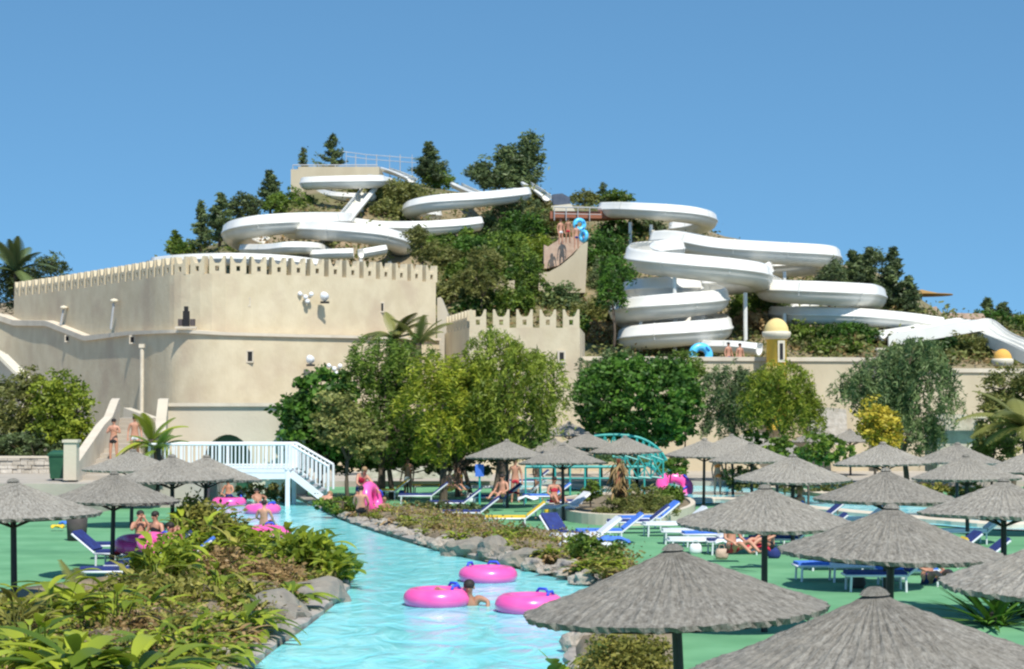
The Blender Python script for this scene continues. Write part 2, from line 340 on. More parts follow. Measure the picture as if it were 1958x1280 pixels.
# ================================================================== SETTING
def build_setting():
    m = MB(); m.sheet([(-3000, -60, -.03), (3000, -60, -.03), (3000, 6000, -.03), (-3000, 6000, -.03)]); struct(m.build('ground', M['sand']))
    m = MB(); m.sheet([(-60, 2, 0), (60, 2, 0), (60, 88, 0), (-60, 88, 0)]); struct(m.build('pool_deck', M['deck']))
    # hill
    m = MB(); xs = np.linspace(-75, 95, 150); ys = list(np.linspace(HF-6, 176, 70))+[185, 200, 230, 280]
    vs = [(x, y, hill_h(x, y) if y < 210 else -1) for y in ys for x in xs]; nx = len(xs)
    m.add(vs, [(j*nx+i, j*nx+i+1, (j+1)*nx+i+1, (j+1)*nx+i) for j in range(len(ys)-1) for i in range(nx-1)])
    struct(m.build('hill', M['hill'], smooth=True))
    # river
    riv = [(330, 1420), (430, 1330), (482, 1282), (520, 1247), (590, 1197), (645, 1152), (668, 1122), (660, 1092), (625, 1062), (560, 1042), (480, 1024), (410, 996), (362, 958), (325, 930),
           (350, 917), (420, 925), (500, 936), (575, 958), (640, 990), (720, 1019), (850, 1058), (1000, 1091), (1130, 1122), (1180, 1146), (1150, 1182), (1108, 1202), (1092, 1232), (1086, 1280), (1080, 1340), (1075, 1420)]
    pts = smooth_poly([gr(x, y, .05) for x, y in riv], 5, True)
    m = MB(); m.sheet(pts); o = struct(m.build('river_water', M['water']))
    # kerbs: raised rim left and right
    def rim(pxs, name, w=.45, h=.16, mm='kerb'):
        line = smooth_poly([gr(x, y, 0) for x, y in pxs], 8)
        mb = MB(); prof = [(-.02, -.02), (-.02, h*.8), (.06, h), (w-.08, h*1.05), (w, h*.8), (w, -.02)]
        vs = []
        for i, p in enumerate(line):
            t = (line[min(i+1, len(line)-1)]-line[max(i-1, 0)]).normalized(); nrm = Vector((t.y, -t.x, 0))
            j = .04*math.sin(i*1.7)+.03*math.sin(i*.6)
            for a, b in prof: vs.append(p+nrm*(a+j)+Vector((0, 0, b)))
        k = len(prof); fs = [(i*k+q, i*k+q+1, (i+1)*k+q+1, (i+1)*k+q) for i in range(len(line)-1) for q in range(k-1)]
        mb.add(vs, fs); return struct(mb.build(name, M[mm]))
    lb = riv[:14]; rb = riv[14:]
    rim(lb[::-1], 'river_kerb'); rim(rb[::-1], 'river_kerb')
    # beds of soil
    def bed(pxs, h, name='planting_bed', seed=1):
        poly = smooth_poly([gr(x, y, 0) for x, y in pxs], 4, True)
        c = sum(poly, Vector())/len(poly); rings = [(1, .01), (.96, h*.5), (.8, h), (.5, h*1.15), (.2, h*1.1)]
        mb = MB(); vs = []; n = len(poly); rg = np.random.default_rng(seed)
        for s, z in rings:
            for p in poly: q = c+(p-c)*s; vs.append((q.x, q.y, z*(1+.35*math.sin(q.x*2.1)*math.cos(q.y*1.3)) if z > .02 else z))
        fs = [(i*n+k, i*n+(k+1) % n, (i+1)*n+(k+1) % n, (i+1)*n+k) for i in range(len(rings)-1) for k in range(n)]+[tuple((len(rings)-1)*n+k for k in range(n))]
        mb.add(vs, fs); return struct(mb.build(name, M['soil'], smooth=True))
    bed([(-150, 1400), (-150, 1190), (60, 1165), (200, 1140), (300, 1085), (370, 1030), (400, 1005), (470, 1035), (560, 1052), (620, 1075), (645, 1100), (640, 1140), (560, 1195), (480, 1262), (380, 1340)], .28)
    bed([(600, 968), (700, 975), (820, 985), (900, 1000), (1000, 1030), (1130, 1045), (1210, 1075), (1230, 1120), (1160, 1120), (1060, 1092), (980, 1078), (850, 1046), (720, 1006), (640, 980)], .3, seed=2)
    bed([(1115, 1215), (1280, 1205), (1300, 1300), (1290, 1420), (1110, 1420), (1100, 1290)], .3, seed=3)
    # second pool behind, right
    p2 = [(985, 930), (1060, 905), (1150, 908), (1250, 925), (1400, 930), (1560, 950), (1700, 965), (1850, 975), (2050, 985), (2050, 1012), (1900, 1012), (1790, 1004), (1640, 990), (1500, 975), (1380, 962), (1280, 965), (1180, 945), (1080, 935), (1020, 945)]
    m = MB(); m.sheet(smooth_poly([gr(x, y, .04) for x, y in p2], 4, True)); struct(m.build('pool_water', M['water2']))
    l1 = [(985, 930), (1060, 905), (1150, 908), (1250, 925), (1400, 930), (1560, 950), (1700, 965), (1850, 975), (2050, 985)]
    rim(l1[::-1], 'pool_kerb', .6, .2, 'coping'); rim(p2[9:], 'pool_kerb', .6, .2, 'coping')
    # upper terrace left, in front of the castle
    m = MB(); m.prism([(-60, 66.5), (gr(150, 928, 1.1).x, 66.5), (gr(290, 905, 1.1).x, 71), (-11.5, 71), (-11.5, 100), (-60, 100)], 0.0, 1.1); struct(m.build('upper_terrace', M['terrace']))
    m = MB(); m.prism([(-11.4, 88.2), (50, 88.2), (50, 101), (-11.4, 101)], -.01, .25); struct(m.build('raised_path', M['terrace']))
build_setting()

# ================================================================== CASTLE
def wall_strip(pts, z0, z1, thick, name, m, parent, z0f=None, z1f=None):
    """upright wall along plan pts; z1 may be list"""
    n = len(pts); z1 = z1 if isinstance(z1, list) else [z1]*n
    z0 = z0 if isinstance(z0, list) else [z0]*n
    P = [Vector((p[0], p[1], 0)) for p in pts]; vs = []
    for i, p in enumerate(P):
        t = (P[min(i+1, n-1)]-P[max(i-1, 0)]).normalized(); nn = Vector((-t.y, t.x, 0))*thick   # back side (away from camera when going +X)
        vs += [(p.x, p.y, z0[i]), (p.x, p.y, z1[i]), (p.x+nn.x, p.y+nn.y, z1[i]), (p.x+nn.x, p.y+nn.y, z0[i])]
    fs = []
    for i in range(n-1):
        a = i*4; b = a+4
        for q in range(4): fs.append((a+q, b+q, b+(q+1) % 4, a+(q+1) % 4))
    fs += [(0, 1, 2, 3), (4*n-1, 4*n-2, 4*n-3, 4*n-4)]
    mb = MB(); mb.add(vs, fs); return mb.build(name, m, parent)
def merlon_mesh(w_, h, t, small=False):
    mb = MB(); sw = w_*.12
    # two piers with swallow-tail tops around a slit
    def pris(poly):
        n = len(poly); vs = [(x, -t/2, z) for x, z in poly]+[(x, t/2, z) for x, z in poly]
        mb.add(vs, [tuple(range(n)), tuple(range(n, 2*n))[::-1]]+[(i, i+n, (i+1) % n+n, (i+1) % n) for i in range(n)])
    a = w_/2
    pris([(-a, 0), (-sw, 0), (-sw, h*.60), (-a*.45, h*.66), (-a*.6, h*.80), (-a*.75, h), (-a, h*1.0)])
    pris([(sw, 0), (a, 0), (a, h*1.0), (a*.75, h), (a*.6, h*.80), (a*.45, h*.66), (sw, h*.60)])
    pris([(-sw, 0), (sw, 0), (sw, h*.16), (-sw, h*.16)])
    pris([(-sw, h*.44), (sw, h*.44), (sw, h*.60), (-sw, h*.60)])
    return mb.mesh('merlon')
def along(pts, step, start=0.0):
    P = [Vector((p[0], p[1], 0)) for p in pts]; out = []; acc = start; dist = 0
    for a, b in zip(P, P[1:]):
        Ls = (b-a).length
        while acc <= dist+Ls: t = (acc-dist)/Ls; out.append((a.lerp(b, t), math.atan2((b-a).y, (b-a).x))); acc += step
        dist += Ls
    return out, dist
CAST_Z = CAMZ+275*100/F
def castle():
    root = empty('castle_wall', (at(430, 765, 100).x, 100, 0)); inv = Matrix.Translation(-root.location)
    plan_px = [(25, 122), (100, 116.5), (180, 110.5), (260, 104.8), (305, 101.8), (345, 100.2), (430, 99.6), (560, 101), (700, 103.6), (833, 107)]
    pl = [Vector((at(x, 765, d).x, d, 0)) for x, d in plan_px]
    pl = smooth_poly(pl, 4)
    loc = [(p.x-root.location.x, p.y-root.location.y) for p in pl]
    zt = CAST_Z-.95
    wall_strip(loc, 0, zt, .8, 'upper_wall', M['wall'], root)
    # end return of the wall on the right
    e = loc[-1]
    wall_strip([(e[0]-.75, e[1]+.81), (e[0]-1.3, e[1]+7)], 0, zt, .6, 'return_wall', M['wall'], root)
    wall_strip([(loc[0][0]-1.2, loc[0][1]+9), (loc[0][0]-.01, loc[0][1]+.75)], 0, zt, .6, 'return_wall', M['wall'], root)
    me = merlon_mesh(.84, .95, .45); me.materials.append(M['wall'])
    mer, tot = along(loc, 1.12, .45)
    for p, a in mer:
        o = link('merlon', me, None, root); o.location = (p.x-math.sin(a)*.24, p.y+math.cos(a)*.24, zt-.002); o.rotation_euler = (0, 0, a)
    # lower battered wall with sloping coping line
    line = [(-60, 590), (0, 603), (30, 613), (92, 614), (165, 643), (250, 634), (350, 631), (430, 636), (560, 640), (690, 643), (840, 648)]
    dl = [(-60, 124), (25, 121), (100, 115.5), (180, 109.6), (260, 103.9), (305, 100.9), (345, 99.3), (430, 98.7), (560, 100.1), (700, 102.7), (840, 106)]
    pxs = list(range(-60, 841, 6)); lp = []; zz = []; sdl = [(q_.x, q_.y) for q_ in smooth_poly([Vector((a_, b_, 0)) for a_, b_ in dl], 8)]
    for x in pxs:
        d = interp(x, sdl); q = at(x, interp(x, line), d); lp.append((q.x-root.location.x, q.y-root.location.y)); zz.append(q.z)
    wall_strip(lp, 0, zz, .95, 'lower_wall', M['wall'], root)
    # coping
    n = len(lp); vs = []; fs = []
    for i in range(n):
        p = Vector((lp[i][0], lp[i][1], 0)); t = (Vector((*lp[min(i+1, n-1)], 0))-Vector((*lp[max(i-1, 0)], 0))).normalized(); nn = Vector((-t.y, t.x, 0))
        th = interp(pxs[i], [(0, .36), (170, .30), (300, .18), (840, .12)])
        for o_, z in ((-.16, -th), (-.16, 0.0), (.7, .03), (.7, -th)):
            q = p+nn*o_; vs.append((q.x, q.y, zz[i]+z+.012))
    for i in range(n-1):
        for q in range(4): fs.append((i*4+q, i*4+4+q, i*4+4+(q+1) % 4, i*4+(q+1) % 4))
    MB().add(vs, fs).build('coping', M['coping'], root)
    # small loopholes with a surround (black box stands for the shade inside)
    def loop(px, py, d, w_, h):
        q = at(px, py, d)-root.location; mb = MB()
        mb.box((q.x, q.y, q.z+h/2+.05), (w_+.12, .14, .08)); mb.box((q.x-w_/2-.03, q.y, q.z), (.06, .12, h)); mb.box((q.x+w_/2+.03, q.y, q.z), (.06, .12, h)); mb.box((q.x, q.y, q.z-h/2-.04), (w_+.12, .16, .07))
        f = mb.build('loophole', M['coping'], root); MB().box((q.x, q.y, q.z), (w_, .07, h)).build('opening', M['black'], f)
    loop(472, 578, 100.0, .3, .32); loop(728, 588, 104.3, .3, .42); loop(478, 682, 99.05, .26, .5); loop(253, 650, 104.1, .2, .3); loop(129, 648, 113.2, .2, .25)
    tag(root, 'long curved beige castle wall crowned with swallow-tail battlements', 'castle wall'); return root
castle()
def tower():
    d = 97.5; x0 = at(897, 765, d).x; x1 = at(1109, 765, d).x; zt = at(900, 592, d).z-.95
    root = empty('castle_tower', ((x0+x1)/2, d, 0)); w_ = x1-x0; xl = at(850, 765, d+9).x-root.location.x
    m = MB(); m.prism([(-w_/2, 0), (w_/2, 0), (w_/2+.6, 9), (xl, 9)], 0, zt); m.build('tower_body', M['wall'], root)
    me = merlon_mesh(.86, .95, .45); me.materials.append(M['wall'])
    for i in range(5):
        o = link('merlon', me, None, root); o.location = (-w_/2+.45+i*(w_-.9)/4, .24, zt-.002)
    A = Vector((-w_/2, 0, 0)); B = Vector((xl, 9, 0)); a = math.atan2((A-B).y, (A-B).x); nn = Vector((-math.sin(a), math.cos(a), 0))
    for i in range(1, 8):
        p = A.lerp(B, (i+.1)/8)+nn*.24; o = link('merlon', me, None, root); o.location = (p.x, p.y, zt-.002); o.rotation_euler = (0, 0, a)
    q = at(1074, 682, d)-root.location; f = MB().box((q.x, -.04, q.z), (.42, .1, .62)).build('window_frame', M['coping'], root)
    MB().box((q.x, -.06, q.z), (.22, .1, .42)).build('opening', M['black'], f)  # black box stands for the shaded window hole
    tag(root, 'square beige castle tower with five battlements across its front and a shaded left side', 'tower')
tower()
def small_pier():
    d = 108.5; root = empty('stone_pier', at(845, 765, d).to_2d().to_3d())
    m = MB(); q = [at(836, 570, d), at(843, 568, d), at(856, 600, d), at(856, 765, d), at(836, 765, d)]; n = 5
    q = [v-root.location for v in q]
    m.add([v for v in q]+[v+Vector((0, 3, 0)) for v in q], [tuple(range(n))[::-1], tuple(range(n, 2*n))]+[(i, (i+1) % n, (i+1) % n+n, i+n) for i in range(n)])
    m.build('pier', M['wall2'], root); tag(root, 'narrow sloping stone pier between the long castle wall and the tower', 'pier')
small_pier()
def rear_wall():
    def one(name, x0, x1, ya, yb, d0, d1, label, m='rwall', cop=.22):
        a = at(x0, ya, d0); b = at(x1, yb, d1); root = empty(name, (a.x, a.y, 0))
        P = [(0, 0), (b.x-a.x, b.y-a.y)]; wall_strip(P, 0, [a.z-cop, b.z-cop], .7, 'wall', M[m], root)
        t = math.atan2(P[1][1], P[1][0]); Ls = math.hypot(*P[1])
        r = Matrix.Rotation(t, 3, 'Z'); r2 = r @ Matrix.Rotation(-math.atan2(b.z-a.z, Ls), 3, 'Y')
        mid = Vector((P[1][0]/2, P[1][1]/2, (a.z+b.z)/2-cop/2+.004)); MB().box(mid+r @ Vector((0, .33, 0)), (Ls, .86, cop), r2).build('coping', M['coping'], root)
        tag(root, label, 'wall'); return root
    one('garden_wall', 1095, 1692, 682, 684, 101, 101, 'long plain cream wall behind the trees, with the taller yellow turret on it')
    one('garden_wall', 1692, 2050, 704, 706, 101.3, 101.3, 'lower plain cream wall at the far right under the wave slide')
    r = empty('gate_post', at(1683, 765, 100.6).to_2d().to_3d()); z = at(1683, 670, 100.6).z; z1 = at(1683, 686, 100.6).z
    m = MB(); m.box((0, -.3, z/2), (.42, .42, z)); m.build('shaft', M['rwall'], r); m = MB(); m.box((0, -.3, z+.05), (.54, .54, .12)); m.build('cap', M['coping'], r)
    tag(r, 'small square post where the cream wall steps down', 'post')
rear_wall()
def turret(px, ytop, ybase, d, rw, label, dm):
    p = at(px, ybase, d); top = at(px, ytop, d).z; root = empty('guard_turret', (p.x, d, p.z-3)); H = top-(p.z-3); r = rw
    m = MB(); m.lathe([(r*.92, 0), (r*.86, H-1.25*r-.35), (r*.98, H-1.25*r-.3)], n=24); m.build('shaft', M['turret'], root, True)
    m = MB(); m.lathe([(r*.9, H-1.25*r-.35), (r*1.18, H-1.25*r-.22), (r*1.25, H-1.25*r-.05), (r*1.2, H-1.25*r+.06), (r*1.0, H-1.25*r+.08)], n=24); m.build('cornice', M['cream'], root, True)
    m = MB(); m.lathe([(r*1.06*math.cos(a), H-1.25*r+.04+r*1.2*math.sin(a)) for a in np.linspace(0, PI/2, 9)], n=24); m.build('dome', M[dm], root, True)
    zc = H-1.25*r-1.0
    f = MB(); f.box((r*.28, -r*.86, zc), (r*.6, .16, 1.15)); fo = f.build('window_surround', M['cream'], root)
    MB().box((r*.28, -r*.92, zc), (.17, .14, .85)).build('slit', M['black'], fo)  # slit is a solid black box standing for inner shade
    m = MB(); m.lathe([(r*.94, H-1.25*r-2.05), (r*1.02, H-1.25*r-1.98), (r*1.02, H-1.25*r-1.85), (r*.9, H-1.25*r-1.8)], n=24); m.build('band', M['dome'], root, True)
    tag(root, label, 'turret')
turret(1485, 609, 714, 100.2, .62, 'tall yellow round guard turret with a pale dome and dark slit window', 'dome')
turret(1917, 668, 706, 104, .48, 'small guard turret with an orange dome behind the wall at the far right', 'dome2')

# castle fittings
def fitting():
    def spot(px, py, d, s, label, n=1):
        q = at(px, py, d); r = empty('floodlight', q)
        m = MB(); m.lathe([(0.02, -.34*s), (.2*s, -.3*s), (.26*s, 0), (.24*s, .05*s), (.0, .1*s)], n=14); o = m.build('lamp_head', M['white'], r, True); o.rotation_euler = (R(120), 0, R(25)); o.location = (0, -.35*s, .12*s)
        MB().tube([(0, .15, -.1*s), (0, -.25*s, -.1*s), (0, -.3*s, .1*s)], .035*s).build('bracket', M['steel'], r)
        MB().box((0, -.28*s, -.18*s), (.5*s, .1, .12*s)).build('mounting_plate', M['black'], r)
        tag(r, label, 'floodlight')
    spot(622, 573, 101.6, .95, 'large white floodlight on the middle of the upper castle wall'); spot(595, 693, 100.2, .9, 'white floodlight low on the castle wall above the dark green tree')
    def clus(px, py, d, label):
        r = empty('lamp_cluster', at(px, py, d)); m = MB(); m.tube([(-.25, 0, .1), (.28, -.1, -.08)], .04); m.tube([(0, .2, 0), (0, -.15, 0)], .05); m.build('bracket', M['steel'], r)
        for a, b in ((-.3, .12), (0, -.05), (.3, .1), (.1, -.28)):
            m = MB(); m.lathe([(.02, -.1), (.11, -.08), (.13, .04), (0, .06)], n=10); o = m.build('lamp_head', M['white'], r, True); o.location = (a, -.2, b); o.rotation_euler = (R(80), 0, R(a*60))
        tag(r, label, 'lamp')
    clus(585, 567, 101.3, 'cluster of small white lamps beside the large floodlight'); clus(640, 704, 101, 'row of small lamps just above the dark green tree')
    for (px, y0, y1, d, lab) in ((122, 590, 622, 114.3, 'short lamp post on the castle ledge, nearer the left end'), (218, 577, 630, 106.8, 'taller leaning lamp post on the castle ledge')):
        a = at(px, y0, d); b = at(px-6, y1, d); r = empty('lamp_post', b); MB().tube([(0, 0, 0), a-b], .07).build('pole', M['steel'], r)
        m = MB(); m.lathe([(.08, -.06), (.26, 0), (.2, .12), (0, .18)], c=a-b, n=12); m.build('lamp_shade', M['cream'], r, True); tag(r, lab, 'lamp post')
    q = at(356, 628, 98.9); r = empty('loudspeaker', q); m = MB(); m.box((0, 0, .45), (.32, .3, .9)); m.box((0, -.02, 1.0), (.2, .2, .3)); m.build('cabinet', M['black'], r)
    m = MB(); m.box((-.3, 0, .3), (.22, .3, .36)); m.box((.34, 0, .3), (.24, .3, .36)); m.build('side_horn', M['greyb'], r); MB().box((0, 0, .03), (1.1, .4, .1)).build('base', M['coping'], r)
    tag(r, 'dark loudspeaker stack standing on the ledge at the bend of the castle wall', 'loudspeaker')
    q = at(272, 665, 103); r = empty('drain_pipe', q); z = at(272, 795, 103).z
    m = MB(); x = (at(272, 665, 101.9).x-q.x); m.tube([(x, -1.15, 0), (x, -1.15, z-q.z)], .11); m.build('pipe', M['pipe'], r); MB().box((x, -1.15, .06), (.3, .3, .2)).build('pipe_head', M['pipe'], r)
    tag(r, 'pale vertical drain pipe down the lower castle wall', 'pipe')
fitting()

# arch wall and stairs in front of the castle
def arch_wall():
    d = 78.0; a = at(312, 772, d); b = at(585, 773, d); root = empty('arch_wall', (a.x, d, 0)); w_ = b.x-a.x; h = a.z-.12
    cx = at(436, 765, d).x-a.x; hw = at(484, 765, d).x-at(436, 765, d).x; zt = at(436, 831, d).z; n = 14
    arch = [(cx+hw*math.cos(t), 1.3+(zt-1.3)*math.sin(t)) for t in np.linspace(0, PI, n)]
    outer = [(w_, 0), (w_, h), (0, h), (0, 0), (cx-hw, 0)]+arch[::-1]+[(cx+hw, 0)]
    m = MB(); k = len(outer)
    from mathutils.geometry import tessellate_polygon
    tri = tessellate_polygon([[Vector((x, z, 0)) for x, z in outer]])
    m.add([(x, 0, z) for x, z in outer]+[(x, .9, z) for x, z in outer], [tuple(t) for t in tri]+[tuple(k+i for i in t) for t in tri]+[(i, (i+1) % k, (i+1) % k+k, i+k) for i in range(k)])
    m.build('wall', M['wall2'], root)
    MB().box((w_/2, .38, h+.07), (w_+.2, 1.0, .14)).build('coping', M['coping'], root)
    MB().box((cx, .82, 1.6), (2*hw+.2, .1, 2.6)).build('gate', M['bin'], root)
    tag(root, 'pale wall with a low arched opening behind the white footbridge', 'wall')
arch_wall()
def stairs():
    # parapets
    def para(pts, lab, m='coping', w_=.35):
        q = [at(*p) for p in pts]; r = empty('stair_parapet', (q[0].x, q[0].y, 1.1)); vs = []; n = len(q)
        for v in q:
            for dx, z in ((-w_/2, v.z), (w_/2, v.z), (w_/2, 1.0), (-w_/2, 1.0)): vs.append((v.x+dx-q[0].x, v.y-q[0].y, z-1.1))
        fs = [(0, 1, 2, 3), (4*n-1, 4*n-2, 4*n-3, 4*n-4)]+[(i*4+k, i*4+4+k, i*4+4+(k+1) % 4, i*4+(k+1) % 4) for i in range(n-1) for k in range(4)]
        MB().add(vs, fs).build('parapet', M[m], r)
        return r, q[0]
    r, q = para([(139, 888, 68), (150, 872, 69.6), (192, 812, 75.5), (207, 797, 77), (219, 766, 81), (222, 762, 84)], '')
    m = MB(); m.box((0, -.2, .75), (.46, .46, 1.35)); m.build('newel_post', M['wall2'], r); MB().box((0, -.2, 1.47), (.56, .56, .1)).build('post_cap', M['coping'], r)
    tag(r, 'sloping cream parapet on the left side of the stairs, ending in a square post', 'parapet')
    r, q = para([(306, 838, 73.5), (308, 800, 76), (312, 764, 77.4), (314, 762, 84)], '', 'wall2', .42)
    tag(r, 'cream parapet on the right side of the stairs beside the arch wall', 'parapet')
    m = MB(); n = 13
    for i in range(n):
        t = i/(n-1); d = 69.5+t*14; xa = at(150+68*t, 765, d).x; xb = at(296+12*t, 765, d).x; z = 1.1+.165*(i+1)
        m.box(((xa+xb)/2, d+.55+.8, z/2+.5), (xb-xa, 2.6, z-1.0))
    struct(m.build('stairs', M['terrace']))
    # landing wall behind stairs
    m = MB(); a = at(236, 780, 87); b = at(300, 803, 85); 
    r = empty('ramp_wall', (a.x, a.y, 0)); wall_strip([(0, 0), (b.x-a.x, b.y-a.y)], 0, [a.z, b.z], .4, 'wall', M['wall2'], r)
    tag(r, 'short sloping ramp wall at the top of the stairs', 'wall')
    a = at(-60, 646, 96); b = at(0, 680, 95); c = at(42, 722, 93); e = at(46, 765, 92)
    r = empty('ramp_wall', (b.x, b.y, 0)); P = [(v.x-b.x, v.y-b.y) for v in (a, b, c)]; wall_strip(P, 0, [v.z for v in (a, b, c)], .5, 'wall', M['wall2'], r)
    vs = []; 
    mb = MB()
    for u, v in ((a, b), (b, c)):
        dv = v-u; Lg = dv.length; rot = Vector((1, 0, 0)).rotation_difference(dv).to_matrix(); mb.box((u+v)/2-r.location+Vector((0, .2, .06)), (Lg, .7, .16), rot)
    mb.build('coping', M['cream'], r)
    tag(r, 'sloping ramp wall with bright coping at the far left behind the tree', 'wall')
    # rubble wall + bin
    a = at(-40, 871, 76); b = at(97, 871, 76); r = empty('rubble_wall', (a.x, 76, 1.1)); m = MB(); rg = random.Random(5); W_ = b.x-a.x
    z = 0
    while z < .58:
        h = rg.uniform(.14, .2); x = 0
        while x < W_-.1:
            l_ = min(rg.uniform(.25, .5), W_-x); m.box((x+l_/2, rg.uniform(-.03, .03), z+h/2), (l_-.02, .4, h-.02)); x += l_
        z += h
    m.build('stones', M['paverock'], r); MB().box((W_/2, 0, .65), (W_, .46, .07)).build('capping', M['coping'], r); tag(r, 'low rough stone wall behind the green bin', 'wall')
    q = at(106, 918, 68.5); r = empty('wheelie_bin', (q.x, 69, 1.1)); m = MB()
    pr = [(.24, .3, .08), (.3, .36, .95)]; vs = []
    for a_, b_, z in pr: vs += [(-a_, -b_, z), (a_, -b_, z), (a_, b_, z), (-a_, b_, z)]
    m.add(vs, [(3, 2, 1, 0), (4, 5, 6, 7)]+[(i, (i+1) % 4, (i+1) % 4+4, i+4) for i in range(4)]); m.box((0, 0, .93), (.68, .78, .06)); m.build('bin_body', M['bin'], r)
    m = MB(); m.add([(-.34, -.4, .96), (.34, -.4, .96), (.34, .4, 1.0), (-.34, .4, 1.0), (-.28, -.3, 1.04), (.28, -.3, 1.04), (.28, .36, 1.1), (-.28, .36, 1.1)], [(0, 1, 5, 4), (1, 2, 6, 5), (2, 3, 7, 6), (3, 0, 4, 7), (4, 5, 6, 7), (3, 2, 1, 0)]); m.tube([(-.28, .42, 1.02), (.28, .42, 1.02)], .03); m.build('lid', M['bin'], r)
    for s in (-1, 1):
        mb = MB(); mb.tube([(s*.24, .3, .1), (s*.31, .3, .1)], .1, 12); mb.build('wheel', M['black'], r)
    tag(r, 'dark green wheelie bin in front of the low stone wall', 'bin')
    q = gr(147, 1034, 0); r = empty('litter_basket', q); m = MB(); m.lathe([(.2, .02), (.27, .04), (.31, .72), (.29, .74), (.26, .7), (.24, .2)], n=18); m.build('basket', M['greyb'], r, True); MB().lathe([(.26, .0), (.27, .05), (0, .05)], n=18).build('base', M['black'], r); tag(r, 'round dark grey litter basket on the green deck', 'basket')
stairs()

# ================================================================== BRIDGES
def footbridge():
    d = 71.0; k = d/F; xL = at(286, 765, d).x; xR = at(556, 765, d).x; zd = at(0, 897, d).z; zr = at(0, 850, d).z; wd = 2.0
    root = empty('footbridge', ((xL+xR)/2, d, 0)); ox = root.location.x; xL -= ox; xR -= ox
    m = MB(); m.box(((xL+xR)/2, wd/2, zd-.07), (xR-xL, wd, .14)); m.box(((xL+xR)/2, .03, zd-.27), (xR-xL, .12, .22)); m.box(((xL+xR)/2, wd-.05, zd-.27), (xR-xL, .12, .22)); m.build('bridge_deck', M['white'], root)
    ex = at(628, 765, d).x-ox; ez = at(0, 892, d).z; sz = .45
    bal = MB(); bal.box((0, 0, (zr-zd)/2-.03), (.045, .045, zr-zd-.05)); bme = bal.mesh('baluster'); bme.materials.append(M['white'])
    for side, y in (('front', 0), ('back', wd)):
        m = MB(); m.tube([(xL, y, zr), (xR, y, zr)], .05); m.box(((xL+xR)/2, y, zd+.1), (xR-xL, .05, .05)); m.build('handrail', M['white'], root)
        m = MB(); m.tube([(xR, y, zr), (ex, y, ez)], .05); m.tube([(ex, y, ez), (ex, y, ez-.95)], .05); m.build('stair_handrail', M['white'], root)
        n = 36
        for i in range(1, n):
            if side == 'back' and i % 2: continue
            o = link('baluster', bme, None, root); o.location = (xL+(xR-xL)*i/n, y, zd+.03)
        for i in range(1, 9):
            t = i/9; o = link('baluster', bme, None, root); o.location = (xR+(ex-xR)*t, y, zd+.03+(ez-zr)*t)
        for x in (xL+.02, xL+(xR-xL)*.5, xR-.15, xR):
            m = MB(); m.box((x, y, (zr+zd)/2), (.1, .1, zr-zd+.06)); m.build('post', M['white'], root)
        m = MB(); a = Vector((xR, y, zd-.16)); b = Vector((ex-.25, y, zd+(ez-zr)*1.05-.2)); rot = Vector((1, 0, 0)).rotation_difference(b-a).to_matrix(); m.box((a+b)/2, ((b-a).length, .08, .26), rot); m.build('stringer', M['white'], root)
        m = MB(); m.box((xR-.1, y, (zd-.1)/2), (.16, .14, zd-.1)); m.build('support_leg', M['white'], root)
    m = MB()
    for i in range(5):
        t = (i+.5)/5; m.box((xR+(ex-.2-xR)*t, wd/2, zd+(ez-zr)*t-.08), (.3, wd-.1, .05))
    m.build('tread', M['steel'], root)
    tag(root, 'white footbridge with upright balusters and steps down to the right', 'footbridge')
footbridge()
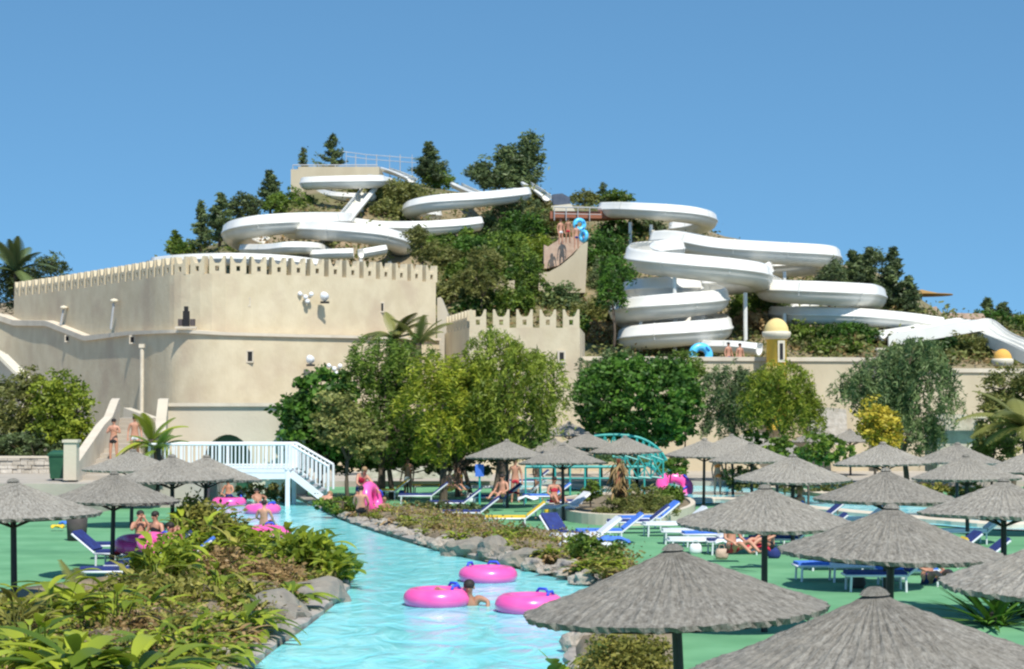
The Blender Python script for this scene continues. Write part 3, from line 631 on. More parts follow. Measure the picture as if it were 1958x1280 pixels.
def teal_bridge():
    d = 85.0; root = empty('footbridge', (at(1170, 765, d).x, d, 0)); ox = root.location.x; pts = [(1010, 892, 70), (1100, 848, 0), (1140, 834, 0), (1190, 832, 0), (1230, 840, 0), (1262, 862, 0), (1290, 905, 0)]
    top = smooth_poly([at(x, y, d)-root.location for x, y, _ in pts[1:]], 6)
    for y in (0, 2.2):
        m = MB(); m.tube([p+Vector((0, y, 0)) for p in top], .055); m.tube([p+Vector((0, y, -.5)) for p in top], .035); m.tube([p+Vector((0, y, -1.0)) for p in top], .08); m.build('railing', M['teal'], root)
        for i in range(0, len(top), 2):
            p = top[i]; MB().tube([p+Vector((0, y, 0)), p+Vector((0, y, -1.0))], .04, 6).build('post', M['teal'], root)
        m = MB()
        for i in range(0, len(top)-2, 2): m.tube([top[i]+Vector((0, y, -.05)), top[i+2]+Vector((0, y, -.95))], .025, 5); m.tube([top[i+2]+Vector((0, y, -.05)), top[i]+Vector((0, y, -.95))], .025, 5)
        m.build('lattice', M['teal'], root)
    m = MB(); vs = []
    for p in top: vs += [p+Vector((0, 0, -1.0)), p+Vector((0, 2.2, -1.0)), p+Vector((0, 2.2, -1.15)), p+Vector((0, 0, -1.15))]
    m.add(vs, [(i*4+q, i*4+4+q, i*4+4+(q+1) % 4, i*4+(q+1) % 4) for i in range(len(top)-1) for q in range(4)]); m.build('bridge_deck', M['steel'], root)
    tag(root, 'arched turquoise footbridge with lattice railings behind the thatched parasols', 'footbridge')
    a = at(1005, 893, 74); b = at(1232, 893, 74); root = empty('railing', (a.x, a.y, 0)); W_ = b.x-a.x; z = a.z
    m = MB(); m.tube([(0, 0, z), (W_, 0, z)], .06); m.tube([(0, 0, z-.45), (W_, 0, z-.45)], .03); m.build('handrail', M['teal'], root)
    for i in range(9): MB().tube([(W_*i/8, 0, 0), (W_*i/8, 0, z)], .04, 6).build('post', M['teal'], root)
    tag(root, 'straight turquoise railing along the rear pool', 'railing')
    d = 70; a = at(1195, 880, d); root = empty('pool_slide_frame', (at(1235, 765, d).x, d, 0)); m = MB()
    for x0, x1 in ((1195, 1220), (1220, 1245), (1245, 1268)):
        p = [at(x0, 872, d), at(x1, 880, d), at(x1, 915, d), at(x0, 912, d)]; p = [v-root.location for v in p]
        for i in range(4): m.tube([p[i], p[(i+1) % 4]], .035, 6)
        m.tube([p[0], p[2]], .025, 6); m.tube([p[1], p[3]], .025, 6)
    m.build('frame', M['teal'], root); tag(root, 'turquoise gate panels with crossed bars below the arched footbridge', 'gate')
teal_bridge()

# ================================================================== FLUMES
def flume(paths, r, label, name='water_slide', pillars=(), m='flume', prof=None, closedtop=.62):
    """paths: list of control lists of (px,py,d)"""
    P0 = at(*paths[0][0]); root = empty(name, (P0.x, P0.y, max(0, hill_h(P0.x, P0.y))))
    for ctl in paths:
        c3 = [at(*p) for p in ctl]; line = smooth_poly(c3, 7)
        # outer profile
        a0 = -PI*.5; angs = []
        pr = []
        nseg = 9
        for i in range(nseg+1):
            t = PI*i/nseg; pr.append((-r*math.cos(t), -r*.85*math.sin(t)))      # from left rim round bottom to right
        left = [(-r*.72, r*closedtop*1.25), (-r*.90, r*closedtop), (-r*1.0, r*.12), (-r*1.07, r*.10), (-r*1.07, -.02), (-r*1.0, -.04)]
        right = [(-x, z) for x, z in left[::-1]]
        outer = left+pr[1:-1]+right
        inner = [(x*.93 if abs(x) < r*1.04 else x*.87, z+.05 if z < 0 else z) for x, z in outer][::-1]
        full = outer+inner; k = len(full); vs = []; n = len(line)
        for i, p in enumerate(line):
            t = (line[min(i+1, n-1)]-line[max(i-1, 0)]); th = Vector((t.x, t.y, 0))
            th = th.normalized() if th.length > 1e-4 else Vector((1, 0, 0)); s = Vector((th.y, -th.x, 0)); up = Vector((0, 0, 1))
            tt = t.normalized(); up = s.cross(tt)*1; up = up if up.z > 0 else -up
            vs += [p+s*x+up*z for x, z in full]
        fs = [(i*k+q, i*k+(q+1) % k, (i+1)*k+(q+1) % k, (i+1)*k+q) for i in range(n-1) for q in range(k)]+[tuple(range(k))[::-1], tuple((n-1)*k+q for q in range(k))]
        o = MB().add(vs, fs); ob = o.build('trough', M[m], root, False); ob.matrix_parent_inverse = Matrix.Identity(4)
        me = ob.data; off = root.location
        for v in me.vertices: v.co -= off
        for pl in me.polygons: pl.use_smooth = len(pl.vertices) == 4
        # joint flanges
        L_ = 0; last = line[0]
        for i in range(2, n-2):
            L_ += (line[i]-last).length; last = line[i]
            if L_ > 3.2:
                L_ = 0; t = (line[i+1]-line[i-1]); th = Vector((t.x, t.y, 0)).normalized(); s = Vector((th.y, -th.x, 0)); tt = t.normalized(); up = s.cross(tt); up = up if up.z > 0 else -up
                oo = [(x*1.035, z*1.035) for x, z in outer]; kk = len(oo)
                v2 = [line[i]+tt*e+s*x+up*z-off for e in (-.035, .035) for x, z in oo]
                MB().add(v2, [(q, q+1, kk+q+1, kk+q) for q in range(kk-1)]).build('joint_flange', M['flume'], root)
    for (px, py, d) in pillars:
        p = at(px, py, d); zb = hill_h(p.x, p.y)
        if p.z-zb > .3: m_ = MB(); m_.tube([(p.x-root.location.x, p.y-root.location.y, zb-.5-root.location.z), p-root.location], .13, 10); m_.build('pillar', M['flume'], root)
    tag(root, label, 'water slide'); return root
def hel(cx, hw, d0, a0, a1, y0, y1, n=None, tilt=0):
    """points of a helical turn; angle 0 right, -90 front(camera side), 180 left"""
    n = n or max(4, int(abs(a1-a0)/30)); o = []
    Rm = hw*d0/F
    for i in range(n+1):
        t = i/n; a = R(a0+(a1-a0)*t); o.append((cx+hw*math.cos(a), y0+(y1-y0)*t, d0+Rm*math.sin(a)))
    return o
flume([[(1290, 478, 123), (1235, 484, 121)]+hel(1335, 112, 117.5, 180, 340, 494, 526)+[(1448, 534, 118), (1410, 540, 121), (1350, 545, 122)]], .92, 'upper ring of the right-hand stacked white slide, sweeping down to the right', pillars=[(1290, 530, 114), (1425, 560, 116)])
flume([[(1325, 552, 117.5), (1270, 553, 116.5), (1225, 556, 117.5), (1222, 560, 120.5), (1280, 562, 122.5), (1340, 565, 120.5)]+hel(1280, 86, 116, 15, -180, 571, 598)+hel(1284, 84, 116, 170, 20, 606, 622)+hel(1290, 82, 115.5, 0, -180, 628, 651)], .92, 'two lower rings of the right-hand stacked white slide above the cream wall', pillars=[(1225, 610, 114), (1300, 600, 118), (1370, 650, 117)])
flume([[(1160, 402, 140), (1200, 402, 137), (1262, 406, 135), (1320, 412, 136), (1352, 422, 139), (1340, 432, 143), (1290, 440, 145)]], .72, 'highest ring of the right-hand white slides, against the sky', pillars=[(1245, 430, 135.5), (1205, 425, 137)])
flume([[(1262, 462, 133), (1300, 462, 131), (1380, 477, 129), (1480, 484, 128), (1560, 489, 128), (1583, 495, 130), (1570, 505, 132), (1530, 508, 133), (1470, 512, 133)]], .92, 'long white slide crossing behind the top right ring to a turn by the pines', pillars=[(1320, 490, 130), (1500, 520, 128)])
flume([[(1455, 520, 127), (1440, 534, 125)]+hel(1565, 95, 121, 165, 345, 553, 566)+[(1665, 574, 123), (1600, 585, 127), (1510, 588, 127)]], .9, 'wide white slide ring left of the tall dark pine', pillars=[(1500, 600, 119), (1620, 590, 119)])
flume([[(1505, 600, 126), (1490, 602, 122), (1540, 604, 119), (1640, 607, 119), (1740, 616, 120), (1800, 624, 120)]], .7, 'low straight white slide running right beneath the wide ring')
flume([[(1300, 655, 118), (1350, 662, 113), (1400, 663, 111), (1452, 668, 110)]], .45, 'small white run-out slide beside the tall yellow turret')
flume([[(740, 352, 152), (715, 346, 148)]+hel(655, 68, 145, 20, -190, 346, 352)], .6, 'topmost white slide ring below the hilltop building', pillars=[(643, 400, 143), (692, 380, 143)])
flume([[(614, 368, 150), (650, 376, 146), (700, 378, 145), (716, 372, 147)]], .42, 'short white slide piece under the topmost ring')
flume([[(712, 352, 146), (697, 372, 143.5), (672, 402, 139), (654, 424, 135.5)]], .62, 'steep straight white chute down from the topmost ring', closedtop=.3)
flume([[(655, 424, 137)]+hel(545, 96, 134, 35, -60, 424, 428, 3)[0:0]+[(640, 425, 135), (580, 426, 131), (510, 431, 129.5), (463, 440, 131), (448, 450, 135), (470, 464, 139), (520, 474, 141), (570, 480, 141)]], .88, 'large white slide ring at the far left above the castle wall', pillars=[(497, 470, 129.5), (520, 500, 131)])
flume([[(560, 440, 134), (590, 440, 130), (660, 444, 127.5), (720, 452, 127.5), (765, 468, 130), (755, 484, 134), (700, 490, 136)]], .8, 'white slide ring above the right part of the castle wall, its right end hooked', pillars=[(690, 480, 127.5), (745, 500, 129)])
flume([[(470, 478, 131), (520, 478, 127), (560, 474, 125), (600, 476, 127), (620, 485, 130)]], .5, 'low white slide loop inside the far left ring')
flume([[(600, 488, 126), (640, 486, 125), (676, 485, 125)], [(690, 486, 125), (735, 478, 126)]], .42, 'two short white trough pieces just behind the battlements')
flume([[(300, 503, 118), (360, 498, 114), (450, 496, 112), (540, 500, 112), (610, 508, 113)]], .45, 'pale slide rim running close behind the castle battlements')
flume([[(640, 424, 139), (720, 436, 137), (790, 438, 136), (860, 434, 137), (912, 428, 139)]], .66, 'long grey-white trough linking the left and middle slide rings', pillars=[(780, 470, 136)])
flume([[(1000, 372, 147), (950, 378, 143)]+[(900, 383, 140), (840, 388, 138.5), (796, 398, 140), (790, 408, 144), (830, 414, 147)]], .72, 'middle white slide ring on the hilltop left of the tall dark pines', pillars=[(870, 420, 139), (815, 430, 140)])
flume([[(872, 352, 152), (898, 364, 149), (925, 374, 145)]], .5, 'short steep white chute joining the middle ring', closedtop=.25)
flume([[(1006, 350, 154), (1026, 362, 151), (1046, 376, 149)]], .45, 'small white chute end at the hilltop right of the tallest pine', closedtop=.2)
flume([[(735, 322, 158), (760, 330, 154), (788, 342, 150)]], .42, 'white slide entrance beside the hilltop building', closedtop=.2)
def wave_slide():
    # multi-lane open slide at far right
    ctl = [(1672, 648, 117), (1760, 634, 118), (1830, 622, 119), (1868, 619, 119.5), (1905, 645, 117), (1958, 668, 114), (2060, 720, 110)]
    cen = smooth_poly([at(*p) for p in ctl], 6); root = empty('wave_slide', (cen[10].x, cen[10].y, 5)); off = root.location; n = len(cen)
    W_ = 2.5
    for lane in range(3):
        pr = []
        for j in range(7): x = -W_/2+W_/3*(lane+j/6); pr.append((x, .22*abs(math.cos(PI*j/6))**2))
        vs = []
        for i, p in enumerate(cen):
            for x, z in pr: vs.append(p+Vector((-x*.5, x*.85, z+x*.05))-off)
            for x, z in pr[::-1]: vs.append(p+Vector((-x*.5, x*.85, z-.15+x*.05))-off)
        k = 14; fs = [(i*k+q, i*k+(q+1) % k, (i+1)*k+(q+1) % k, (i+1)*k+q) for i in range(n-1) for q in range(k)]
        MB().add(vs, fs).build('lane', M['flume'], root, True)
    for s in (-1, 1):
        m = MB(); x = s*W_/2; vs = []
        for p in cen: 
            for a, z in ((0, -.45), (0, .3), (.08*s, .3), (.08*s, -.45)): vs.append(p+Vector((-(x+a)*.5, (x+a)*.85, z+x*.05))-off)
        m.add(vs, [(i*4+q, i*4+(q+1) % 4, (i+1)*4+(q+1) % 4, (i+1)*4+q) for i in range(n-1) for q in range(4)]); m.build('side_wall', M['flume'], root)
    tag(root, 'broad open white wave slide with several lanes at the far right', 'water slide')
wave_slide()

# ================================================================== HILLTOP STRUCTURES
def polyblock(name, pts, depth, d, m, label, cat, extra=None):
    q = [at(x, y, d) for x, y in pts]; root = empty(name, (q[0].x, d, min(v.z for v in q))); n = len(q); q = [v-root.location for v in q]
    from mathutils.geometry import tessellate_polygon
    tri = tessellate_polygon([[Vector((v.x, v.z, 0)) for v in q]])
    MB().add(q+[v+Vector((0, depth, 0)) for v in q], [tuple(t) for t in tri]+[tuple(n+i for i in t) for t in tri]+[(i, (i+1) % n, (i+1) % n+n, i+n) for i in range(n)]).build('wall', M[m], root)
    if extra: extra(root)
    tag(root, label, cat); return root
def rails(root, pts, d, m='white', h=20):
    for a, b in zip(pts, pts[1:]):
        A = at(*a, d)-root.location; B = at(*b, d)-root.location; mb = MB(); mb.tube([A, B], .05, 6); mb.tube([A-Vector((0, 0, .5)), B-Vector((0, 0, .5))], .03, 6); mb.build('rail', M[m], root)
        for i in range(4):
            p = A.lerp(B, i/4); MB().tube([p, p-Vector((0, 0, 1.0))], .04, 6).build('rail_post', M[m], root)
def topb(root):
    rails(root, [(560, 316), (722, 316)], 155, 'steel')
    m = MB(); 
    for x in (662, 700, 745, 788): m.tube([at(x, 345, 156)-root.location, at(x, 296 if x > 680 else 290, 156)-root.location], .03, 6)
    for x in (680, 720, 765): m.tube([at(x, 345, 159)-root.location, at(x, 296, 159)-root.location], .045, 6)
    for y in (0, 3): m.tube([at(655, 290, 156)-root.location+Vector((0, y, 0)), at(700, 296, 156)-root.location+Vector((0, y, 0)), at(792, 303, 156)-root.location+Vector((0, y, 0))], .03, 6)
    m.build('canopy_frame', M['steel'], root)
polyblock('slide_tower', [(556, 372), (556, 324), (570, 324), (570, 319), (725, 319), (725, 340), (700, 345), (700, 372)], 6, 153, 'rwall', 'low beige building on the very top of the hill with a light canopy frame', 'building', topb)
polyblock('slide_tower', [(604, 412), (604, 382), (634, 380), (634, 412)], 4, 148, 'rwall', 'small pinkish beige block below the topmost ring', 'building')
polyblock('slide_tower', [(1030, 560), (1030, 522), (1050, 520), (1072, 508), (1096, 488), (1112, 468), (1124, 462), (1119, 560)], 3, 126, 'rwall', 'tall beige ramp wall on the middle of the hill, narrowing upward', 'wall')
polyblock('stair_block', [(1040, 515), (1040, 468), (1048, 472), (1056, 466), (1064, 462), (1070, 455), (1118, 452), (1118, 462), (1092, 488), (1068, 508)], 3, 129, 'brown', 'pinkish brown stair block between the ramp wall and the shrubs', 'wall')
polyblock('stone_block', [(944, 562), (946, 534), (956, 530), (960, 540), (984, 536), (984, 562)], 2, 122, 'rwall', 'small broken beige wall among the shrubs left of the ramp wall', 'wall')
polyblock('walkway', [(1052, 418), (1052, 404), (1240, 404), (1240, 412), (1150, 418)], 2.2, 139, 'wood', 'rusty red walkway below the highest right-hand slide ring', 'walkway', lambda r: rails(r, [(1060, 396), (1150, 398)], 138.8, 'steel'))
polyblock('stone_block', [(1054, 404), (1054, 394), (1092, 390), (1100, 404)], 2, 143, 'cream', 'low cream parapet on the ridge above the rusty walkway', 'wall')
polyblock('shade_tarp', [(1058, 392), (1056, 372), (1075, 370), (1090, 378), (1090, 392)], 2, 147, 'slate', 'dark blue-grey tarpaulin shelter on the ridge', 'shelter')
polyblock('slide_tower', [(1246, 472), (1246, 440), (1252, 440), (1252, 448), (1268, 448), (1268, 440), (1276, 440), (1276, 472)], 3, 134, 'cream', 'small cream slide platform with openings under the highest ring', 'platform')
polyblock('hut', [(1770, 612), (1770, 590), (1790, 586), (1800, 598), (1880, 600), (1886, 612)], 3, 140, 'brown', 'low brownish purple roofed hut on the right ridge', 'hut')
polyblock('stone_house', [(1792, 905), (1792, 800), (1800, 792), (1872, 794), (1882, 800), (1882, 905)], 2.5, 84, 'paverock', 'grey stone kiosk behind the parasols on the right', 'kiosk', lambda r: MB().box(at(1837, 797, 83.4)-r.location, (2.3, .3, .14)).build('roof_slab', M['coping'], r))
polyblock('stone_wall', [(1545, 850), (1547, 784), (1570, 778), (1618, 783), (1622, 850)], 2, 98, 'paverock', 'pale rough stone face between the yellow-green tree and the grey tree', 'rock')
polyblock('kiosk_wall', [(700, 915), (700, 893), (940, 893), (940, 915)], .5, 87.5, 'paverock', 'low pale wall in the shade behind the tree trunks', 'wall')

# ================================================================== PARASOLS
def parasol_proto():
    root = empty('thatched_parasol'); rg = random.Random(3)
    Rr, H, hr = 1.5, 2.6, 1.98; nr, ns = 18, 156; vs = []
    for i in range(nr+1):
        t = i/nr; r = .03+Rr*t; z = H-(H-hr)*(t**.93)-.02*math.sin(PI*t)
        st = .016*((t*8) % 1.0)
        for k in range(ns):
            a = 2*PI*k/ns; j = ((.014 if k % 3 == 0 else 0)+rg.uniform(-.005, .005))*min(1, t*3)*(1 if t < .9 else .35)
            rr = r*(1+(.02*rg.uniform(-1, 1) if i == nr else 0)); vs.append((rr*math.cos(a), rr*math.sin(a), z+j-st+(rg.uniform(-.012, .004) if i == nr else 0)))
    # skirt
    for k in range(ns):
        a = 2*PI*k/ns; rr = (Rr+.03)*(1+.006*rg.uniform(-1, 1)); vs.append((rr*math.cos(a)*.985, rr*math.sin(a)*.985, hr-.055+rg.uniform(-.022, .012)))
    fs = [(i*ns+k, i*ns+(k+1) % ns, (i+1)*ns+(k+1) % ns, (i+1)*ns+k) for i in range(nr+1) for k in range(ns)]+[tuple(range(ns))[::-1]]
    MB().add(vs, fs).build('thatch_roof', M['thatch'], root)
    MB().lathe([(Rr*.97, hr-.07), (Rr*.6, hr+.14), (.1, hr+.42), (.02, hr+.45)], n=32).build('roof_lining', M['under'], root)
    MB().lathe([(.0, H+.035), (.05, H+.03), (.09, H+.005), (.12, H-.03)], n=16).build('cap', M['thatch'], root)
    MB().tube([(0, 0, 0), (0, 0, 1.2), (0, 0, H-.12)], [.06, .055, .05], 10).build('pole', M['pole'], root)
    for k in range(8):
        a = 2*PI*k/8; MB().tube([(0, 0, hr-.25+.0), (Rr*.55*math.cos(a), Rr*.55*math.sin(a), hr+.1)], .018, 6).build('strut', M['pole'], root)
    return root
PAR = [ # apex px,py,k,tilt, label
 (1308, 1040, 188, (R(-1), R(-3)), 'large parasol in front of the river bank, its whole cone in view near the bottom'),
 (1700, 1122, 246, (0, R(-3)), 'nearest parasol, its thatched cone cut off by the bottom edge'),
 (1695, 963, 139, (0, 0), 'parasol directly behind the nearest one, third largest'),
 (1460, 926, 109, (0, R(1)), 'parasol just behind and right of the large one by the river'),
 (1692, 895, 90, (0, 0), 'parasol right behind the third largest, in the same line'),
 (1515, 868, 72, (0, 0), 'parasol in front of the low clipped bush on the right'),
 (1692, 845, 63, (0, 0), 'parasol beneath the golden shrub, furthest back in its line'),
 (1828, 846, 56, (0, 0), 'parasol in front of the grey stone kiosk, the further of two'),
 (1849, 869, 68, (0, R(1)), 'parasol in front of the grey stone kiosk, the nearer of two'),
 (1917, 914, 104, (0, 0), 'parasol standing before the rear pool near the right edge'),
 (2046, 1008, 166, (0, 0), 'parasol cut off by the right edge, only its left half in view'),
 (1975, 858, 64, (0, 0), 'small far parasol cut off by the right edge'),
 (1345, 838, 50, (0, 0), 'parasol in front of the round dense tree, at its right foot'),
 (1401, 830, 45, (0, 0), 'far parasol left of the clipped bush, in front of the grey-leaved tree'),
 (1438, 845, 54, (0, 0), 'parasol touching the left side of the clipped bush'),
 (1486, 836, 47, (0, 0), 'parasol half hidden behind the left end of the clipped bush'),
 (1440, 821, 38, (0, 0), 'tiny far parasol below the yellow-green feathery tree'),
 (1567, 819, 38, (0, 0), 'tiny far parasol in front of the pale rock face'),
 (1626, 820, 38, (0, 0), 'tiny far parasol left of the golden shrub'),
 (970, 840, 51, (0, 0), 'lone parasol at the right foot of the feathery tree group'),
 (1077, 848, 57, (0, 0), 'front parasol of the cluster before the turquoise footbridge'),
 (1120, 826, 43, (0, 0), 'rear middle parasol of the cluster before the turquoise footbridge'),
 (1197, 833, 47, (0, 0), 'right parasol of the cluster before the turquoise footbridge'),
 (1058, 838, 46, (0, 0), 'left rear parasol of the cluster before the turquoise footbridge'),
 (1088, 806, 38, (0, 0), 'furthest tiny parasol above the cluster before the turquoise footbridge'),
 (30, 915, 105, (0, R(1)), 'large parasol cut off by the left edge over the green deck'),
 (215, 905, 84, (0, 0), 'left parasol with its pole beside the litter basket'),
 (332, 869, 74, (0, 0), 'parasol in the left group with the plants under its right rim'),
 (392, 870, 72, (0, 0), 'rightmost parasol of the left group, below the white footbridge'),
 (252, 859, 60, (0, 0), 'furthest parasol of the left group, near the foot of the stairs')]
proto = parasol_proto()
for i, (px, py, k, tl, lab) in enumerate(PAR):
    o = proto if i == 0 else copy_tree(proto)
    p = at(px, py, F/k); s = 1.0
    o.location = (p.x, p.y, p.z-2.63); o.rotation_euler = (tl[0]+R(1.3*math.sin(i*2.3)), tl[1]+R(1.4*math.cos(i*1.9)), (i*1.7) % 6.28); sc_ = 1+.035*math.sin(i*3.1)
    if px > 1300 and i < 2: o.rotation_euler = (0, R(-2.5), 0)
    if p.z-2.63 < -.2: o.location.z = -.2
    o.scale = (sc_, sc_, 1)
    tag(o, lab, 'parasol', 'thatched beach parasols')
    # when the ground is lower than the foot, sink: extend pole
    if o.location.z > .02 :
        for c_ in kids(o):
            if c_.name.startswith('pole'):
                hgt = 2.48; ext = o.location.z; c_.scale = (1, 1, (hgt+ext)/hgt); c_.location.z = -ext

# ================================================================== VEGETATION
def strand_points(rng, blobs, n, per=26, Ls=(.7, 1.7), core=.45):
    vol = np.array([b[3]*b[4]*b[5] for b in blobs])**.8; vol = vol/vol.sum(); nc = max(8, n//per); P = []; T = []
    for i in rng.choice(len(blobs), nc, p=vol):
        b = blobs[i]; v = rng.normal(size=3); v[2] = v[2]*.8+.25; v /= np.linalg.norm(v); r = core+(1.08-core)*rng.uniform()**.6
        c = np.array(b[:3])+v*np.array(b[3:])*r; u = rng.uniform(0, 1, per)[:, None]; Lg = rng.uniform(*Ls)*min(1, b[5]/1.6); o = v*np.array([1, 1, 0])
        cur = c+o*(.55*Lg)*(u**.7)+np.array([0, 0, 1])*(.28*Lg*np.sin(u*PI*.6)-Lg*u**1.6*.9)
        P.append(cur+rng.normal(size=(per, 3))*.075); T.append(np.clip(rng.uniform()**1.2*.8+rng.uniform(0, .2, per), 0, 1))
    return np.concatenate(P), np.concatenate(T)
def tree_px(label, d, blobs, base, leaf='mid', n=5000, size=.2, aspect=.45, droop=0., trunk=.14, name='tree', cat='tree', onhill=False, clump=.17, per=34, core=.42, seed=0, multi=1, group=None, depthf=1.0, basez=None, leaf2=None, strands=False):
    rng = np.random.default_rng(seed+int(base[0])); 
    if onhill: B = hill_hit(*base); d = B.y
    else:
        B = at(base[0], base[1], d); B.z = basez if basez is not None else 0
    root = empty(name, B); k = d/F; bl = []
    for (x, y, rx, ry) in blobs:
        q = at(x, y, d)-B; bl.append((q.x, q.y+rng.uniform(-.3, .3)*rx*k, q.z, rx*k, rx*k*depthf, ry*k))
    P, T = strand_points(rng, bl, n) if strands else blob_points(rng, bl, n, clump, per, core)
    V, Fq, t = leaves(rng, P, size, aspect, droop, T)
    link('crown', from_np('crown', V, Fq, t, L[leaf]), None, root)
    mb = MB(); zlow = min(b[2]-b[5] for b in bl); cxm = sum(b[0] for b in bl)/len(bl)
    fork = Vector((cxm*.4, 0, max(.3, (zlow if zlow > .5 else .5)*1.0)))
    for j in range(multi):
        off = Vector((rng.uniform(-.25, .25)*(multi > 1)*2, rng.uniform(-.3, .3)*(multi > 1), 0))
        limb(mb, off+Vector((0, 0, -.4)), fork+off*.6, trunk, trunk*.7, rng, .03)
        for b in bl:
            if multi > 1 and rng.uniform() < .35: continue
            limb(mb, fork+off*.6, (b[0], b[1], b[2]+b[5]*.45), trunk*.6, trunk*.12, rng, .08)
    for b in bl:
        c = Vector(b[:3])
        for _ in range(3):
            v = Vector(rng.normal(size=3)).normalized(); limb(mb, c, c+Vector((v.x*b[3], v.y*b[4], abs(v.z)*b[5]))*.8, trunk*.25, trunk*.06, rng, .08)
    mb.build('trunk', M['bark'], root, True)
    tag(root, label, cat, group); return root
T = tree_px
# middle group in front of the castle
T('dark glossy broad-leaved tree at the left end of the middle tree group', 76.5, [(600, 745, 42, 42), (560, 785, 40, 38), (628, 800, 45, 50), (580, 840, 42, 34), (650, 750, 35, 38), (640, 860, 50, 34)], (612, 945), 'dark', 7500, .26, .6, seed=1, trunk=.13)
T('pale yellowish mottled tree in front of the dark glossy tree', 74.5, [(640, 775, 34, 30), (668, 815, 42, 42), (625, 815, 28, 34), (700, 850, 42, 30)], (668, 945), 'pale', 5200, .2, .5, seed=2, trunk=.1, core=.4)
T('tall grey-green tree left of the yellow-green crown', 77, [(720, 690, 48, 48), (700, 745, 50, 55), (755, 760, 50, 60), (740, 700, 50, 50), (790, 690, 40, 42), (720, 815, 62, 48), (730, 865, 62, 30)], (732, 940), 'mid', 15000, .22, .24, strands=True, seed=3, trunk=.14, multi=3)
T('bright yellow-green tree in the centre of the middle tree group', 74, [(830, 715, 44, 42), (810, 765, 40, 50), (862, 760, 42, 60), (850, 820, 45, 40), (885, 720, 34, 45), (835, 865, 38, 25)], (838, 940), 'lime', 10500, .22, .24, strands=True, multi=2, seed=4, trunk=.12)
T('tall feathery drooping tree in front of the castle tower', 74.5, [(945, 672, 40, 46), (975, 720, 62, 66), (1030, 735, 44, 62), (930, 770, 60, 62), (985, 800, 66, 50), (1045, 770, 28, 46), (950, 845, 60, 32)], (962, 945), 'willow', 20000, .24, .2, droop=.9, strands=True, seed=5, trunk=.15, clump=.14, multi=3)
T('dark shaded tree low between the feathery tree and the yellow-green tree', 79, [(905, 760, 50, 70), (880, 820, 55, 45), (800, 830, 60, 40), (960, 830, 60, 40), (700, 855, 60, 38), (1010, 850, 45, 36), (780, 860, 60, 34)], (890, 935), 'dark', 13000, .24, .45, seed=6, trunk=.12, multi=2)
T('round dense dark green tree with a full globe crown', 88, [(1218, 768, 112, 80), (1150, 760, 52, 60), (1280, 745, 56, 56), (1190, 715, 55, 38), (1240, 820, 80, 38)], (1215, 935), 'dark', 20000, .26, .5, seed=7, trunk=.2, core=.72, clump=.07, per=22)
T('thin-leaved pale shrub behind the round dense tree on its left', 92, [(1140, 715, 36, 34), (1180, 695, 36, 28), (1120, 750, 28, 30)], (1150, 905), 'grey', 3000, .24, .24, strands=True, seed=8, trunk=.1, core=.3)
T('thin-leaved pale shrub behind the round dense tree on its right', 92, [(1318, 720, 24, 50), (1300, 695, 36, 25), (1322, 770, 20, 40)], (1310, 905), 'mid', 3000, .24, .24, strands=True, seed=9, trunk=.1, core=.3)
T('grey-green feathery tree right of the round dense tree', 88, [(1395, 745, 44, 48), (1385, 795, 42, 42), (1430, 770, 40, 55)], (1400, 915), 'grey', 9000, .25, .22, droop=.6, strands=True, seed=10, trunk=.1)
T('light yellow-green feathery tree below the tall yellow turret', 85, [(1495, 735, 50, 46), (1500, 785, 62, 48), (1465, 760, 38, 50), (1535, 790, 34, 40)], (1495, 925), 'yell', 12000, .25, .2, droop=.7, strands=True, seed=11, trunk=.1)
T('big grey-green drooping tree on the right before the cream wall', 84, [(1745, 690, 44, 48), (1700, 725, 56, 55), (1765, 750, 55, 75), (1650, 745, 48, 38), (1745, 820, 50, 48), (1690, 770, 45, 40)], (1735, 925), 'grey', 18000, .28, .2, droop=.9, strands=True, seed=12, trunk=.15)
T('golden yellow shrub standing before the big drooping tree', 80, [(1672, 800, 34, 34), (1690, 825, 32, 32), (1655, 822, 20, 24)], (1675, 900), 'gold', 3000, .2, .5, seed=13, trunk=.07, name='shrub', cat='shrub')
T('low clipped bright green bush behind the parasols', 72, [(1545, 858, 82, 26), (1495, 868, 42, 20), (1590, 868, 44, 20)], (1545, 925), 'mid', 6000, .16, .6, seed=14, trunk=.06, name='shrub', cat='shrub', core=.8, clump=.1, depthf=.5)
T('small clipped green bush left of the tiny far parasols', 86, [(1440, 838, 38, 14)], (1440, 900), 'mid', 1500, .16, .6, seed=15, trunk=.06, name='shrub', cat='shrub', core=.7, clump=.1)
T('olive rounded bush beside the stone kiosk near the right edge', 78, [(1905, 855, 40, 28), (1890, 835, 30, 20)], (1900, 925), 'olive', 2600, .18, .6, seed=16, trunk=.06, name='shrub', cat='shrub', core=.7)
T('brownish olive tree at the right edge before the cream wall', 84, [(1920, 745, 40, 45), (1950, 790, 50, 60), (1900, 790, 30, 40), (1985, 740, 40, 45)], (1935, 915), 'olive', 9000, .24, .3, droop=.3, seed=17, trunk=.13)
T('dark evergreen hedge added to darken the shade behind the tree trunks', 80, [(640, 880, 60, 26), (730, 875, 60, 26), (820, 880, 60, 24), (910, 885, 60, 22)], (780, 925), 'conif', 5000, .22, .5, seed=98, trunk=.05, name='hedge', cat='hedge', core=.6, basez=.05)  # hedge put in to darken the shaded gap under the trees
T('dark leafy shrub beneath the footbridge', 74, [(500, 940, 45, 16), (540, 945, 28, 16)], (505, 960), 'olive', 2200, .15, .5, seed=99, trunk=.04, name='shrub', cat='shrub', core=.4, basez=.05)
